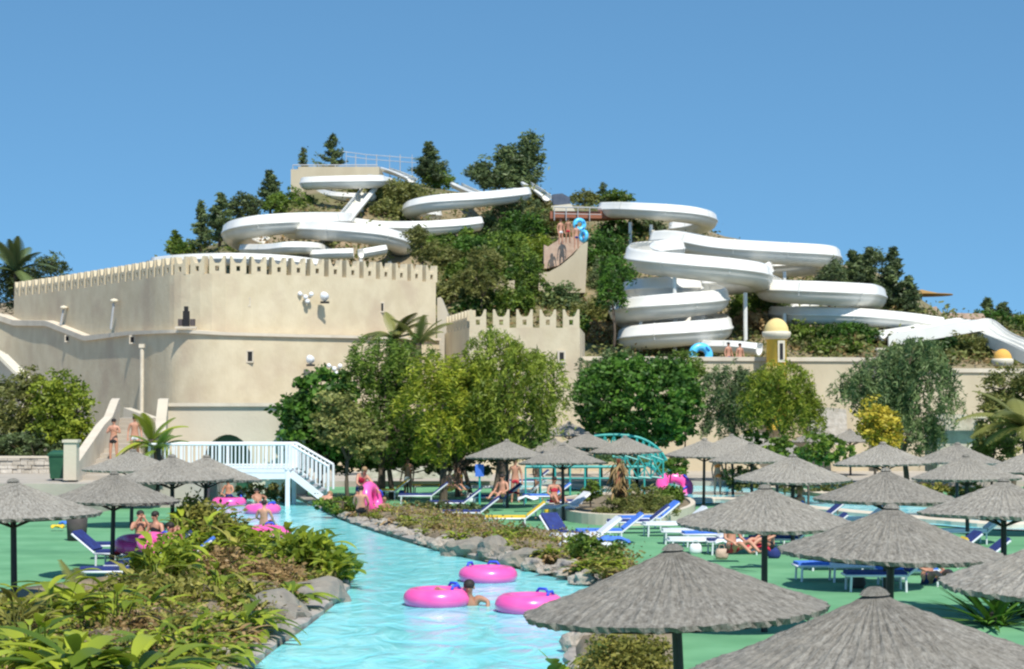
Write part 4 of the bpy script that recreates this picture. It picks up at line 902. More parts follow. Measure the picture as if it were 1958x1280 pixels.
# left trees
T('dark shaggy tree cut off by the left edge', 80, [(30, 770, 42, 50), (55, 745, 28, 40), (10, 830, 45, 50), (60, 830, 45, 40)], (35, 880), 'olive', 7500, .24, .3, seed=18, trunk=.12, basez=1.1)
T('yellow-green rounded tree left of the stairs', 79, [(120, 755, 46, 42), (150, 790, 38, 42), (100, 800, 40, 46), (135, 830, 48, 28), (85, 750, 24, 28)], (125, 880), 'yell', 7500, .2, .5, seed=19, trunk=.12, basez=1.1)
T('dark low hedge under the two left trees', 78.5, [(60, 850, 60, 22), (130, 855, 40, 20), (10, 855, 50, 22)], (70, 880), 'conif', 4000, .2, .5, seed=20, trunk=.05, name='hedge', cat='hedge', basez=1.1, core=.7)
# behind castle left: bushes
T('dense green palm-like bush behind the far left end of the castle wall', 130, [(60, 530, 70, 38), (100, 505, 30, 22), (20, 560, 45, 45)], (40, 690), 'conif', 5000, .4, .2, seed=22, trunk=.2, basez=2)
# hill conifers / trees
def conifer(label, x, ytop, ybase, hw, leaf='conif', n=3500, seed=0, lean=0, bottom=.12, group=None):
    B = hill_hit(x, ybase); d = B.y; k = d/F; rng = np.random.default_rng(seed+x); root = empty('conifer', B); H = at(x, ytop, d).z-B.z; W_ = hw*k
    P = []; Tn = []; mb = MB(); mb.tube([(0, 0, -.5), (lean*.5, 0, H*.5), (lean, 0, H*.97)], [.02*H+.06, .013*H+.04, .02], 7)
    nb = int(26+H*3)
    for i in range(nb):
        t = bottom+(1-bottom)*(i+rng.uniform())/nb; a = rng.uniform(0, 2*PI); L_ = W_*(1-t)**1.0*rng.uniform(.5, 1.25)+.1
        s = Vector((lean*t, 0, H*t)); e = s+Vector((math.cos(a)*L_, math.sin(a)*L_, L_*rng.uniform(.1, .55)))
        mb.tube([s, e], [.05, .015], 5)
        m_ = max(6, int(n/nb*(.35+1.1*(1-t)))); u = rng.uniform(.2, 1.05, m_)[:, None]
        P.append(np.array(s)+(np.array(e)-np.array(s))*u+rng.normal(size=(m_, 3))*np.array([.22, .22, .13])*(.45+L_*.2)); Tn.append(np.full(m_, rng.uniform()))
    P = np.concatenate(P); Tn = np.concatenate(Tn); V, Fq, t = leaves(rng, P, .34, .3, -.25, Tn)
    link('crown', from_np('crown', V, Fq, t, L[leaf]), None, root); mb.build('trunk', M['bark'], root, True); tag(root, label, 'conifer', group); return root
K = conifer
K('pointed conifer beside the hilltop building, the taller of the two', 636, 258, 322, 34, n=2600, seed=1, bottom=.1)
K('short conifer at the left corner of the hilltop building', 580, 284, 320, 16, n=1300, seed=2)
K('pointed conifer above the shrubs between the two slide groups', 820, 273, 352, 46, n=6500, seed=3)
T('tallest bushy pine on the ridge, spreading at its twin tops', 0, [(962, 290, 17, 24), (1012, 278, 22, 26), (996, 305, 34, 26), (972, 330, 34, 26), (1010, 335, 26, 24), (1030, 300, 14, 9), (985, 350, 40, 14)], (992, 366), 'conif', 9000, .42, .3, seed=41, trunk=.16, name='pine_tree', cat='pine', onhill=True, core=.15, clump=.2, per=16)
T('smaller ragged pine joined to the left of the tallest bushy one', 0, [(925, 318, 16, 20), (915, 335, 24, 18), (940, 345, 24, 18)], (925, 362), 'conif', 3000, .38, .3, seed=42, trunk=.12, name='pine_tree', cat='pine', onhill=True, core=.15, clump=.2, per=16)
K('small thin conifer on the ridge right of the rusty walkway', 1153, 350, 380, 12, n=600, seed=7)
K('slender dark conifer on the left slope above the big ring', 517, 328, 412, 34, n=4000, seed=8)
K('dark conifer on the left slope, second from the left end', 420, 370, 478, 46, n=6500, seed=9)
K('dark leaning conifer on the left slope beside the big ring', 384, 385, 486, 24, n=3000, seed=10)
K('dark conifer right of the long white slide turn', 1662, 476, 570, 26, n=3200, seed=11)
K('dark bushy conifer at the turn of the long white slide', 1630, 482, 572, 44, n=6000, seed=12, bottom=.02)
K('small conifer overlapping the long white slide turn', 1580, 498, 540, 18, n=1500, seed=13)
K('tall isolated conifer right of the wide white ring', 1708, 476, 606, 48, n=8000, seed=14, bottom=.04)
K('conifer fringe joined to the right of the tall isolated one', 1738, 530, 606, 24, n=2500, seed=15, bottom=.02)
K('small conifer on the far right slope', 1888, 572, 616, 20, n=1300, seed=16)
K('conifer on the far right slope near the edge', 1918, 580, 626, 24, n=2000, seed=17)
K('short conifer at the far left of the slide hill', 335, 442, 488, 26, leaf='mid', n=2200, seed=18)
hb = [ # shrubs on the hill: x, y, rx, ry, leaf, label
 (470, 395, 34, 24, 'conif', 'dark shrub mass behind the big left ring'), (550, 385, 38, 26, 'mid', 'green shrub left of the topmost ring'), (760, 370, 40, 34, 'olive', 'olive shrub right of the steep chute'),
 (790, 380, 42, 28, 'olive', 'olive shrub left of the middle ring'), (740, 400, 30, 24, 'olive', 'brownish shrub beside the dark gap under the chute'), (840, 345, 34, 22, 'mid', 'green shrub on the ridge under the pointed conifer'),
 (1010, 385, 38, 26, 'olive', 'olive shrub at the right end of the middle ring'), (985, 405, 50, 34, 'conif', 'dark dense shrub right of the middle ring'), (1000, 440, 46, 32, 'dark', 'dark shrub below the right end of the middle ring'),
 (930, 440, 34, 24, 'conif', 'dark shrub at the end of the linking trough'), (870, 455, 36, 24, 'mid', 'green shrub under the linking trough'), (1020, 480, 42, 30, 'yell', 'yellow-green shrub left of the stair block'),
 (950, 500, 48, 32, 'mid', 'wide green shrub in the middle of the slope'), (900, 520, 44, 28, 'mid', 'green shrub above the tower, left of centre'), (860, 500, 34, 26, 'olive', 'olive shrub above the end of the castle wall'),
 (1000, 530, 30, 44, 'dark', 'dark upright shrub left of the ramp wall'), (870, 560, 34, 24, 'olive', 'olive shrub right of the castle wall end'), (930, 565, 44, 22, 'mid', 'green shrub directly above the tower battlements'),
 (1070, 575, 44, 28, 'grey', 'grey-green shrub at the foot of the ramp wall'), (1130, 600, 30, 36, 'olive', 'olive shrub between the tower and the stacked rings'), (1150, 640, 30, 26, 'dry', 'brown-green shrub right of the tower'),
 (1160, 480, 44, 40, 'dark', 'large dark shrub right of the ramp wall'), (1185, 440, 36, 26, 'dark', 'dark shrub beneath the rusty walkway'), (1165, 530, 38, 36, 'conif', 'very dark shrub left of the stacked rings'),
 (1240, 440, 38, 20, 'conif', 'dark shrub under the highest right-hand ring'), (1120, 378, 34, 16, 'olive', 'olive shrub on the ridge right of the tarpaulin'), (1185, 380, 30, 16, 'mid', 'green shrub on the ridge left of the highest ring'),
 (1430, 585, 40, 32, 'mid', 'green shrub between the stacked rings and the wide ring'), (1440, 620, 36, 24, 'dry', 'olive shrub left of the yellow turret'), (1480, 580, 26, 30, 'conif', 'dark shrub in the gap left of the wide ring'),
 (1550, 640, 50, 22, 'mid', 'spiky green shrub right of the yellow turret'), (1620, 640, 52, 24, 'dark', 'dark green shrub under the low straight slide'), (1600, 665, 50, 16, 'mid', 'green shrub just above the long cream wall'),
 (1700, 622, 40, 16, 'mid', 'green shrub above the wave slide start'), (1800, 660, 60, 18, 'dark', 'smooth dark hedge below the wave slide'), (1850, 665, 50, 26, 'olive', 'rounded olive hedge inside the bend of the wave slide'), (1740, 668, 50, 20, 'mid', 'green hedge above the big drooping tree'),
 (1660, 495, 30, 20, 'conif', 'dark shrub on the ridge between conifers'), (1900, 612, 40, 20, 'dark', 'dark shrub on the right ridge'), (1950, 620, 40, 18, 'mid', 'green shrub at the right edge of the ridge'), (360, 478, 30, 16, 'mid', 'low green shrub at the left end of the ridge'), (465, 468, 30, 16, 'mid', 'green shrub seen through the big left ring'),
 (965, 470, 40, 34, 'mid', 'tall green shrub in the middle of the slope under the dark one'), (1040, 425, 34, 34, 'olive', 'olive shrub at the left end of the rusty walkway'), (900, 480, 36, 28, 'dark', 'dark green shrub below the linking trough'), (830, 475, 36, 26, 'mid', 'green shrub right of the hooked ring'), (980, 575, 36, 30, 'mid', 'green shrub behind the middle battlements'), (900, 590, 30, 24, 'dark', 'dark shrub behind the left battlements of the tower'), (1100, 630, 30, 28, 'mid', 'green shrub at the right shoulder of the tower'), (1180, 600, 26, 30, 'dry', 'brown-green shrub left of the lower stacked rings'), (700, 365, 30, 22, 'olive', 'olive shrub behind the steep chute'),
 (1290, 600, 40, 30, 'conif', 'dark shrub inside the stacked rings'), (1420, 540, 40, 20, 'conif', 'dark shrub behind the upper ring of the stack')]
for i, (x, y, rx, ry, lf, lab) in enumerate(hb):
    T(lab, 0, [(x, y, rx, ry), (x-rx*.5, y+ry*.3, rx*.6, ry*.7), (x+rx*.5, y+ry*.2, rx*.6, ry*.7)], (x, y+ry*.7), lf, int(1000+rx*ry*1.9), .3, .3 if i % 2 else .42, seed=50+i, trunk=.08, name='shrub', cat='shrub', onhill=True, core=.25, depthf=.6, clump=.2, strands=(i % 3 == 1 and ry > 22))
for (lab, d_, bl_, bs_, lf_, n_, st_) in [('tall feathery tree on the slope just left of the ramp wall', 124, [(1000, 500, 26, 34), (1012, 545, 24, 34), (988, 560, 22, 26)], (1002, 590), 'mid', 3600, True), ('tall irregular tree above the tower battlements on the left', 121, [(925, 500, 28, 28), (905, 535, 30, 28), (940, 545, 26, 24)], (920, 585), 'olive', 3600, True),
   ('bushy tree in front of the turn of the long white slide', 122, [(1592, 522, 22, 22), (1570, 535, 18, 14)], (1590, 552), 'conif', 1800, False), ('leafy tree overlapping the left ends of the stacked rings', 113, [(1178, 520, 24, 34), (1170, 560, 20, 30)], (1172, 610), 'dark', 3000, True), ('olive tree between the big left ring and the hooked ring', 123, [(800, 450, 26, 22), (815, 480, 30, 22)], (808, 510), 'olive', 2400, False)]:
    B_ = at(bs_[0], 765, d_); T(lab, d_, bl_, bs_, lf_, n_, .3, .28, seed=170, trunk=.1, basez=hill_h(B_.x, d_), core=.25, clump=.2, strands=st_)
T('green shrub below the right end of the turquoise footbridge', 79, [(1290, 888, 24, 18), (1270, 895, 18, 12)], (1285, 925), 'mid', 1500, .16, .5, seed=175, trunk=.04, name='shrub', cat='shrub', basez=.05, core=.4)
T('loose green shrub in front of the turquoise arch, left part', 82, [(1160, 872, 30, 16), (1215, 880, 26, 14)], (1190, 920), 'grey', 1500, .16, .4, seed=176, trunk=.04, name='shrub', cat='shrub', basez=.05, core=.3)
# undergrowth over the hill: stuff
def undergrowth():
    rng = np.random.default_rng(9); P = []; Tn = []
    for _ in range(1900):
        x = rng.uniform(240, 2000); ys = interp(x, SKY); y = rng.uniform(ys+4, 700); B = hill_hit(x, y); m_ = 16; r = rng.uniform(.5, 1.2)
        P.append(np.array(B)+rng.normal(size=(m_, 3))*np.array([r*.6, r*.6, r*.35])+np.array([0, 0, r*.3])); Tn.append(np.clip(rng.uniform()+rng.uniform(-.2, .2, m_), 0, 1))
    P = np.concatenate(P); Tn = np.concatenate(Tn); V, Fq, t = leaves(rng, P, .36, .45, 0, Tn); o = link('hill_undergrowth', from_np('undergrowth', V, Fq, t, L['bush'])); tag(o, 'low green scrub covering the slide hill between the larger shrubs', 'undergrowth', kind='stuff')
    P = []; Tn = []
    for _ in range(900):
        x = rng.uniform(240, 2000); ys = interp(x, SKY); y = rng.uniform(ys+10, 700); B = hill_hit(x, y); m_ = 14; r = rng.uniform(.4, .9)
        P.append(np.array(B)+rng.normal(size=(m_, 3))*np.array([r*.6, r*.6, r*.3])+np.array([0, 0, r*.3])); Tn.append(rng.uniform(0, 1, m_))
    P = np.concatenate(P); Tn = np.concatenate(Tn); V, Fq, t = leaves(rng, P, .3, .4, 0, Tn); o = link('dry_grass', from_np('dry', V, Fq, t, L['dry'])); tag(o, 'dry brown grass tufts scattered over the slide hill', 'grass', kind='stuff')
undergrowth()

# palms and blade plants
def blade(V, Fs, Tn, base, az, el, length, width, droop, tint, n=7, fold=.25, ribs=True):
    """arching blade leaf"""
    d = Vector((math.cos(az)*math.cos(el), math.sin(az)*math.cos(el), math.sin(el))); side = Vector((-math.sin(az), math.cos(az), 0)); p = Vector(base); b0 = len(V)
    for i in range(n+1):
        t = i/n; w_ = width*(math.sin(PI*min(1, t*.94+.06))**.7)*.5 if ribs else width*.5*(1-t*.8)
        up = side.cross(d)*(-1)
        V += [tuple(p-side*w_+Vector((0, 0, fold*w_))), tuple(p), tuple(p+side*w_+Vector((0, 0, fold*w_)))]; Tn += [tint]*3
        d = (d+Vector((0, 0, -droop/n))).normalized(); p = p+d*length/n
    for i in range(n):
        a = b0+i*3; Fs += [(a, a+1, a+4, a+3), (a+1, a+2, a+5, a+4)]
def blade_plant_mesh(seed, n, length, width, droop, m, stem=.15, up=(.5, 1.3), petiole=.0):
    rng = random.Random(seed); V = []; Fs = []; Tn = []
    for i in range(n):
        az = rng.uniform(0, 2*PI); el = rng.uniform(*up); l_ = length*rng.uniform(.6, 1.15); b = Vector((rng.uniform(-stem, stem), rng.uniform(-stem, stem), 0)); 
        if petiole:
            pe = petiole*rng.uniform(.4, 1.1); dd = Vector((math.cos(az)*math.cos(el), math.sin(az)*math.cos(el), math.sin(el)))
            sd_ = Vector((-math.sin(az), math.cos(az), 0))*.012; k0 = len(V); V += [tuple(b-sd_), tuple(b+sd_), tuple(b+dd*pe+sd_), tuple(b+dd*pe-sd_)]; Tn += [.4]*4; Fs.append((k0, k0+1, k0+2, k0+3)); b = b+dd*pe; el *= .6
        blade(V, Fs, Tn, b, az, el, l_, width*rng.uniform(.7, 1.2), droop*rng.uniform(.7, 1.3), rng.random())
    return from_np('leaves', np.array(V), np.array(Fs), np.array(Tn), m)
BPX = blade_plant_mesh(41, 20, .62, .2, .9, L['banana'], up=(.75, 1.45), petiole=.95)
BPY = blade_plant_mesh(42, 26, .6, .09, .9, L['bed'], up=(.8, 1.5), petiole=.6)
BP = [blade_plant_mesh(1, 26, .85, .2, 1.1, L['banana'], petiole=.4), blade_plant_mesh(2, 34, .5, .16, .9, L['banana'], petiole=.35), blade_plant_mesh(3, 40, .45, .10, .8, L['bed'], petiole=.25),
      blade_plant_mesh(4, 46, .5, .05, 1.0, L['bed']), blade_plant_mesh(5, 30, .55, .12, 1.2, L['dry'], petiole=.2), blade_plant_mesh(6, 22, .7, .22, 1.0, L['yell'], petiole=.35)]
def plant(px, py, kind, s, label, group, z=.2, rot=None, name='plant', cat='plant'):
    q = gr(px, py, z); root = empty(name, q, rot if rot is not None else (px*.37) % 6.28); o = link('leaves', BP[kind], None, root); root.scale = (s, s, s)
    MB().tube([(0, 0, -.15), (0, 0, .22)], [.05, .02], 6).build('stem', M['bark'], root); tag(root, label, cat, group); return root
rg = random.Random(21)
def inpoly(x, y, poly):
    c = False; j = len(poly)-1
    for i in range(len(poly)):
        if (poly[i][1] > y) != (poly[j][1] > y) and x < (poly[j][0]-poly[i][0])*(y-poly[i][1])/(poly[j][1]-poly[i][1])+poly[i][0]: c = not c
        j = i
    return c
G1 = 'leafy plants along the left bank of the river'
Lbed = [(-60, 1330), (-60, 1230), (60, 1205), (200, 1190), (300, 1135), (370, 1080), (400, 1040), (470, 1050), (560, 1065), (620, 1090), (630, 1120), (560, 1165), (480, 1225), (380, 1330)]
names = {0: 'arching broad-leaved plant in the left river bed', 1: 'bright leafy plant in the left river bed', 2: 'narrow-leaved plant in the left river bed', 3: 'grassy blade plant in the left river bed', 4: 'dry brown plant in the left river bed', 5: 'yellow-green broad-leaved plant in the left river bed'}
KN = {0: 'arching broad-leaved plant', 1: 'bright leafy plant', 2: 'narrow-leaved plant', 3: 'grassy blade plant', 4: 'dry brown plant', 5: 'yellow-green broad-leaved plant'}
def zone_l(x, y):
    v = 'by the bottom edge' if y > 1275 else 'low in the left bed' if y > 1210 else 'mid-way up the left bed' if y > 1150 else 'high in the left bed' if y > 1095 else 'topmost in the left bed'
    e = interp(y, [(1035, 640), (1120, 640), (1165, 570), (1225, 490), (1330, 390)])
    h = 'by the water' if x > e-75 else 'central' if x > e-260 else 'far left'
    return v+', '+h
seen = set(); tries = 0
while len(seen) < 135 and tries < 4000:
    tries += 1; x = rg.uniform(-60, 640); y = rg.uniform(1035, 1330)
    if not inpoly(x, y, Lbed): continue
    k = rg.choice([0, 1, 1, 2, 2, 3, 4, 4, 5, 5]); big = rg.random() < .5
    lab = ('taller ' if big else 'shorter ')+KN[k]+' '+zone_l(x, y)
    if lab in seen: continue
    seen.add(lab); plant(x, y, k, rg.uniform(.72, .92) if big else rg.uniform(.4, .58), lab, G1)
def cover(poly, n, seed, name, label, mats, r=(.12, .3), size=.09, z0=.25):
    for mi, (lm, frac) in enumerate(mats):
        rng = np.random.default_rng(seed+mi); P = []; Tn = []; c = 0; rr_ = random.Random(seed*7+mi); xs_ = [p[0] for p in poly]; ys_ = [p[1] for p in poly]
        while c < n*frac:
            x = rr_.uniform(min(xs_), max(xs_)); y = rr_.uniform(min(ys_), max(ys_))
            if not inpoly(x, y, poly): continue
            c += 1; q = gr(x, y, 0); s_ = rr_.uniform(*r); m_ = 13
            P.append(np.array([q.x, q.y, z0])+rng.normal(size=(m_, 3))*np.array([s_, s_, s_*.55])+np.array([0, 0, s_*.3])); Tn.append(np.clip(rng.uniform()+rng.uniform(-.3, .3, m_), 0, 1))
        P = np.concatenate(P); Tn = np.concatenate(Tn); V, Fq, t = leaves(rng, P, size, .5, 0, Tn); o = link(name[mi], from_np('cover', V, Fq, t, L[lm])); tag(o, label[mi], 'ground cover', kind='stuff')
cover(Lbed, 1500, 5, ['ground_cover', 'leaf_litter'], ['low green ground cover between the plants of the left bed', 'brown dead leaves littering the left bed'], [('bed', .6), ('dry', .5)])
BP.append(BPX); BP.append(BPY)
for (x, y, k, s, lab) in [(350, 1060, 6, 1.0, 'tall stalky plant right of the left loungers'), (395, 1072, 6, 1.15, 'tallest stalky plant beneath the right parasol of the left group'), (445, 1080, 7, 1.1, 'tall grassy plant right of the tallest stalky one'), (490, 1088, 6, .9, 'tall stalky plant at the upper river bend'),
   (545, 1092, 6, 1.0, 'tall stalky plant before the ring at the upper bend'), (590, 1100, 7, .9, 'tall grassy plant near the tip of the left bank'), (300, 1130, 6, 1.0, 'tall stalky plant in front of the left loungers'), (260, 1150, 7, 1.1, 'tall grassy plant in front of the left loungers'), (420, 1150, 6, .9, 'tall stalky plant in the middle of the left bed'),
   (480, 1160, 7, .85, 'tall grassy plant above the grey slabs'), (90, 1225, 6, 1.0, 'tall stalky plant left of the young palms'), (25, 1240, 7, 1.2, 'tall grassy plant at the left edge'), (220, 1220, 6, .9, 'tall stalky plant right of the young palm'), (330, 1230, 7, .9, 'tall grassy plant low in the left bed'), (70, 1300, 6, .85, 'tall stalky plant in the bottom left corner'), (360, 1275, 6, .7, 'stalky plant above the bottom grey rocks')]:
    plant(x, y, k, s, lab, None)
for (x, y, k, s, lab) in [(600, 1085, 0, 1.25, 'broad-leaved plant reaching out over the water with its leaf tips'), (565, 1075, 0, 1.35, 'large banana-like plant at the bend of the left bank'), (520, 1085, 5, 1.2, 'yellow-green plant left of the banana-like plant at the bend'),
                          (640, 1110, 1, 1.1, 'bright plant at the tip of the left bank beside the water'), (150, 1200, 0, 1.5, 'tall plant standing against the green deck at the left'), (40, 1290, 0, 1.3, 'large plant at the bottom left corner'),
                          (130, 1330, 0, 1.5, 'arching palm-like plant along the bottom edge at the left'), (260, 1330, 5, 1.5, 'bright arching plant along the bottom edge beside the left bank'), (400, 1060, 1, 1.2, 'tall leafy plant below the right parasol of the left group'), (440, 1045, 0, 1.2, 'broad-leaved plant beside the upper bend of the river')]:
    plant(x, y, k, s, lab, None)
# right bank
Rbed = [(610, 972), (700, 980), (820, 992), (900, 1008), (1000, 1038), (1130, 1055), (1200, 1082), (1210, 1110), (1150, 1110), (1060, 1085), (980, 1070), (850, 1038), (720, 1000), (640, 982)]
seen = set(); tries = 0
ZR = [(700, 'below the bathers'), (800, 'in the tree shade'), (890, 'left of the grey boulders'), (980, 'behind the grey boulders'), (1060, 'right of the grey boulders'), (1140, 'below the towel pile'), (1300, 'beside the large parasol')]
while len(seen) < 92 and tries < 4000:
    tries += 1; x = rg.uniform(610, 1215); y = rg.uniform(970, 1110)
    if not inpoly(x, y, Rbed): continue
    k = rg.choice([1, 2, 2, 3, 3, 4]); big = rg.random() < .5; mid = interp(x, [(610, 978), (720, 991), (850, 1016), (980, 1052), (1060, 1066), (1215, 1098)])
    z_ = [b_ for a_, b_ in ZR if x < a_][0]
    lab = ('taller ' if big else 'shorter ')+KN[k]+' on right bank '+z_+(', water side' if y > mid else ', deck side')
    if lab in seen: continue
    seen.add(lab); plant(x, y, k, rg.uniform(.62, .85) if big else rg.uniform(.4, .58), lab, 'plants along the right bank of the river')
cover(Rbed, 900, 15, ['ground_cover', 'leaf_litter'], ['low olive ground cover on the right river bank', 'dry brown leaves on the right river bank'], [('bed', .8), ('dry', .4)])
T('low rounded green shrub on the right bank below the bathers', 64, [(655, 968, 36, 16), (620, 966, 22, 12), (690, 978, 26, 12)], (655, 985), 'mid', 3000, .13, .5, seed=90, trunk=.04, name='shrub', cat='shrub', basez=.1, core=.6)
T('reddish flowering shrub on the right bank', 47, [(1075, 1060, 26, 18)], (1075, 1085), 'dry', 900, .12, .5, seed=91, trunk=.03, name='shrub', cat='shrub', basez=.2)
T('olive bush under the left rim of the large parasol', 25.8, [(1180, 1268, 60, 50), (1235, 1268, 50, 48), (1140, 1290, 30, 40)], (1190, 1340), 'bed', 9000, .08, .4, seed=92, trunk=.03, name='shrub', cat='shrub', basez=.2, clump=.2)
T('bushy dark planting under the dead trunk in the round bed', 62, [(1200, 975, 50, 28), (1255, 968, 40, 26), (1160, 990, 34, 20), (1225, 945, 30, 20)], (1205, 1000), 'olive', 5500, .18, .2, seed=93, trunk=.05, name='shrub', cat='shrub', core=.3, basez=.2)
T('small green shrub left of the round bed', 66, [(1130, 935, 18, 16), (1120, 948, 14, 10)], (1130, 960), 'mid', 1200, .13, .5, seed=94, trunk=.04, name='shrub', cat='shrub', basez=.1)
T('round green shrub behind the round bed on the right', 68, [(1275, 950, 26, 20), (1290, 945, 18, 16)], (1278, 985), 'mid', 1700, .14, .5, seed=95, trunk=.04, name='shrub', cat='shrub', basez=.1)
T('olive bush beyond the rear pool near the right edge', 62, [(1885, 1015, 30, 18), (1870, 1020, 24, 14)], (1885, 1040), 'olive', 1800, .15, .5, seed=96, trunk=.04, name='shrub', cat='shrub', basez=.05)
T('green bush behind the right end of the rear pool', 66, [(1600, 1000, 34, 8)], (1600, 1010), 'mid', 900, .15, .5, seed=97, trunk=.03, name='shrub', cat='shrub', basez=.05)
T('olive shrub on the right bank above the pale angular boulder', 44, [(1120, 1050, 34, 26), (1165, 1062, 30, 22)], (1140, 1085), 'mid', 2600, .11, .5, seed=101, trunk=.03, name='shrub', cat='shrub', basez=.2)
T('green shrub on the right bank below the yellow lounger', 52, [(985, 1022, 30, 15), (1015, 1028, 24, 14)], (1000, 1035), 'mid', 2000, .11, .5, seed=102, trunk=.03, name='shrub', cat='shrub', basez=.2)
T('purple-brown flowering shrub at the edge of the tree shade', 60, [(900, 992, 44, 8), (850, 988, 30, 7)], (880, 1000), 'dry', 1500, .12, .5, seed=103, trunk=.03, name='shrub', cat='shrub', basez=.1)
T('dark low shrub added to darken the tree shade left of the yellow lounger', 66, [(850, 972, 50, 12), (900, 975, 40, 12), (800, 968, 40, 10)], (860, 985), 'conif', 2600, .15, .5, seed=104, trunk=.03, name='shrub', cat='shrub', basez=.05)  # dark leaves added so the ground under the trees looks shaded
for i, (lab, d_, bl_, bs_, lf_, n_, sz_) in enumerate([
 ('tall tangled green shrub at the top end of the left bed', 48, [(380, 990, 38, 38), (420, 1012, 42, 36), (350, 1015, 28, 36)], (395, 1062), 'bed', 3000, .17),
 ('yellow-green broad-leaved shrub at the upper bend of the river', 45, [(470, 1045, 42, 32), (520, 1058, 42, 32), (450, 1075, 40, 24)], (490, 1095), 'banana', 2500, .2),
 ('large-leaved shrub leaning over the water at the tip of the left bank', 41.5, [(590, 1055, 42, 32), (640, 1078, 40, 28), (610, 1100, 40, 22)], (610, 1118), 'banana', 2000, .27),
 ('olive tangled shrub below the left loungers', 39, [(335, 1065, 46, 40), (295, 1090, 44, 36)], (310, 1135), 'banana', 2000, .17),
 ('dry brown shrub above the large grey slabs', 39, [(420, 1095, 56, 42), (490, 1108, 50, 38), (550, 1115, 40, 30)], (450, 1160), 'dry', 2600, .14),
 ('olive shrub in front of the young palm on the green deck side', 34, [(230, 1150, 50, 42), (140, 1172, 50, 38)], (190, 1205), 'bed', 2300, .13),
 ('bright leafy shrub left of the large grey slabs', 35, [(350, 1150, 66, 46), (430, 1168, 52, 40)], (390, 1215), 'bed', 2300, .17),
 ('tangled shrub at the left edge around the parasol pole', 31, [(60, 1190, 58, 44), (0, 1195, 50, 46)], (40, 1260), 'bed', 2800, .13),
 ('dry twiggy shrub low in the left bed', 31, [(250, 1215, 66, 38), (370, 1228, 52, 34)], (300, 1270), 'dry', 3400, .11),
 ('broad-leaved shrub at the bottom left corner', 28, [(110, 1262, 90, 28), (270, 1278, 70, 24)], (180, 1300), 'banana', 3000, .2)]):
    T(lab, d_, bl_, bs_, lf_, n_, sz_, .48, seed=120+i, trunk=.025, name='shrub', cat='shrub', basez=.15, core=.05, clump=.3, per=9)
# wedge: spiky dark plants bottom right
def agave(px, py, s, label, k=3):
    return plant(px, py, k, s, label, None, z=0)
SP = blade_plant_mesh(31, 60, 1.0, .07, .5, L['dark'], up=(.1, 1.2))
for (x, y, s, lab) in [(1900, 1195, 1.5, 'spiky dark palm-like plant under the parasol cut off by the right edge'), (1975, 1180, 1.5, 'second spiky dark plant, cut off by the right edge')]:
    q = gr(x, y, 0); r = empty('plant', q); o = link('leaves', SP, None, r); r.scale = (s, s, s*.7); MB().tube([(0, 0, -.1), (0, 0, .2)], .08, 6).build('stem', M['bark'], r); tag(r, lab, 'plant')
SG = blade_plant_mesh(32, 9, .26, .22, .3, L['banana'], up=(.9, 1.5), petiole=.4)
q = gr(1062, 1310, .1); r = empty('plant', q); link('leaves', SG, None, r); r.scale = (.9,)*3; MB().tube([(0, 0, -.1), (0, 0, .2)], .02, 6).build('stem', M['bark'], r); tag(r, 'small round-leaved plant at the water edge along the bottom', 'plant')
# palms
def palm(px, ycrown, d, basez, fl, nf, label, seed=0, leaf='dark', trunk=True, droop=1.3):
    rng = random.Random(seed); c = at(px, ycrown, d); root = empty('palm_tree', (c.x, d, basez)); h = c.z-basez; V = []; Fs = []; Tn = []
    for i in range(nf):
        az = 2*PI*i/nf+rng.uniform(-.2, .2); el = rng.uniform(-.1, 1.25); d_ = Vector((math.cos(az)*math.cos(el), math.sin(az)*math.cos(el), math.sin(el))); side = Vector((-math.sin(az), math.cos(az), 0)); p = Vector((0, 0, h)); n = 14; ti = rng.random()
        l_ = fl*rng.uniform(.8, 1.1)
        for j in range(n):
            p2 = p+d_*l_/n; t = (j+.5)/n; ll = .16*l_*math.sin(PI*(.12+.85*t)) + .05
            for s in (-1, 1):
                for e in (.15, .65):
                    b = p.lerp(p2, e); tip = b+side*s*ll+d_*ll*.7+Vector((0, 0, -ll*.35)); wv = d_*.035*l_/1.5; k0 = len(V); V += [tuple(b-wv), tuple(b+wv), tuple(tip+wv*.3), tuple(tip-wv*.3)]; Tn += [ti]*4; Fs.append((k0, k0+1, k0+2, k0+3))
            p = p2; d_ = (d_+Vector((0, 0, -droop/n))).normalized()
    link('fronds', from_np('fronds', np.array(V), np.array(Fs), np.array(Tn), L[leaf]), None, root)
    MB().tube([(0, 0, -.2), (.1, 0, h*.5), (0, 0, h+.1)], [.22, .17, .15], 9).build('trunk', M['bark'], root, True); tag(root, label, 'palm tree'); return root
palm(755, 648, 92, .2, 2.4, 12, 'palm tree with drooping fronds in front of the castle wall, above the middle trees', 1, 'olive')
palm(800, 660, 91, .2, 2.1, 10, 'second palm tree just left of the tower', 2, 'olive')
palm(30, 520, 128, 3, 3.2, 18, 'palm tree behind the far left end of the castle wall, by the left edge', 3, 'conif')
palm(1960, 820, 76, .2, 3.0, 18, 'palm tree with long light fronds cut off by the right edge', 4, 'olive')
palm(290, 845, 73.5, 1.1, 1.5, 12, 'small palm at the foot of the stairs left of the footbridge', 5, 'yell')
palm(165, 1165, 38, .1, 1.25, 9, 'young palm with long pleated fronds standing against the green deck', 7, 'olive', droop=.7)
palm(30, 1215, 33, .1, 1.1, 10, 'young palm at the left edge of the bed', 8, 'mid')
palm(150, 1262, 28, .1, 1.15, 12, 'arching young palm by the bottom edge, left', 9, 'yell', droop=1.9)
palm(300, 1268, 28, .1, 1.1, 12, 'arching young palm by the bottom edge, right of its twin', 10, 'mid', droop=1.9)
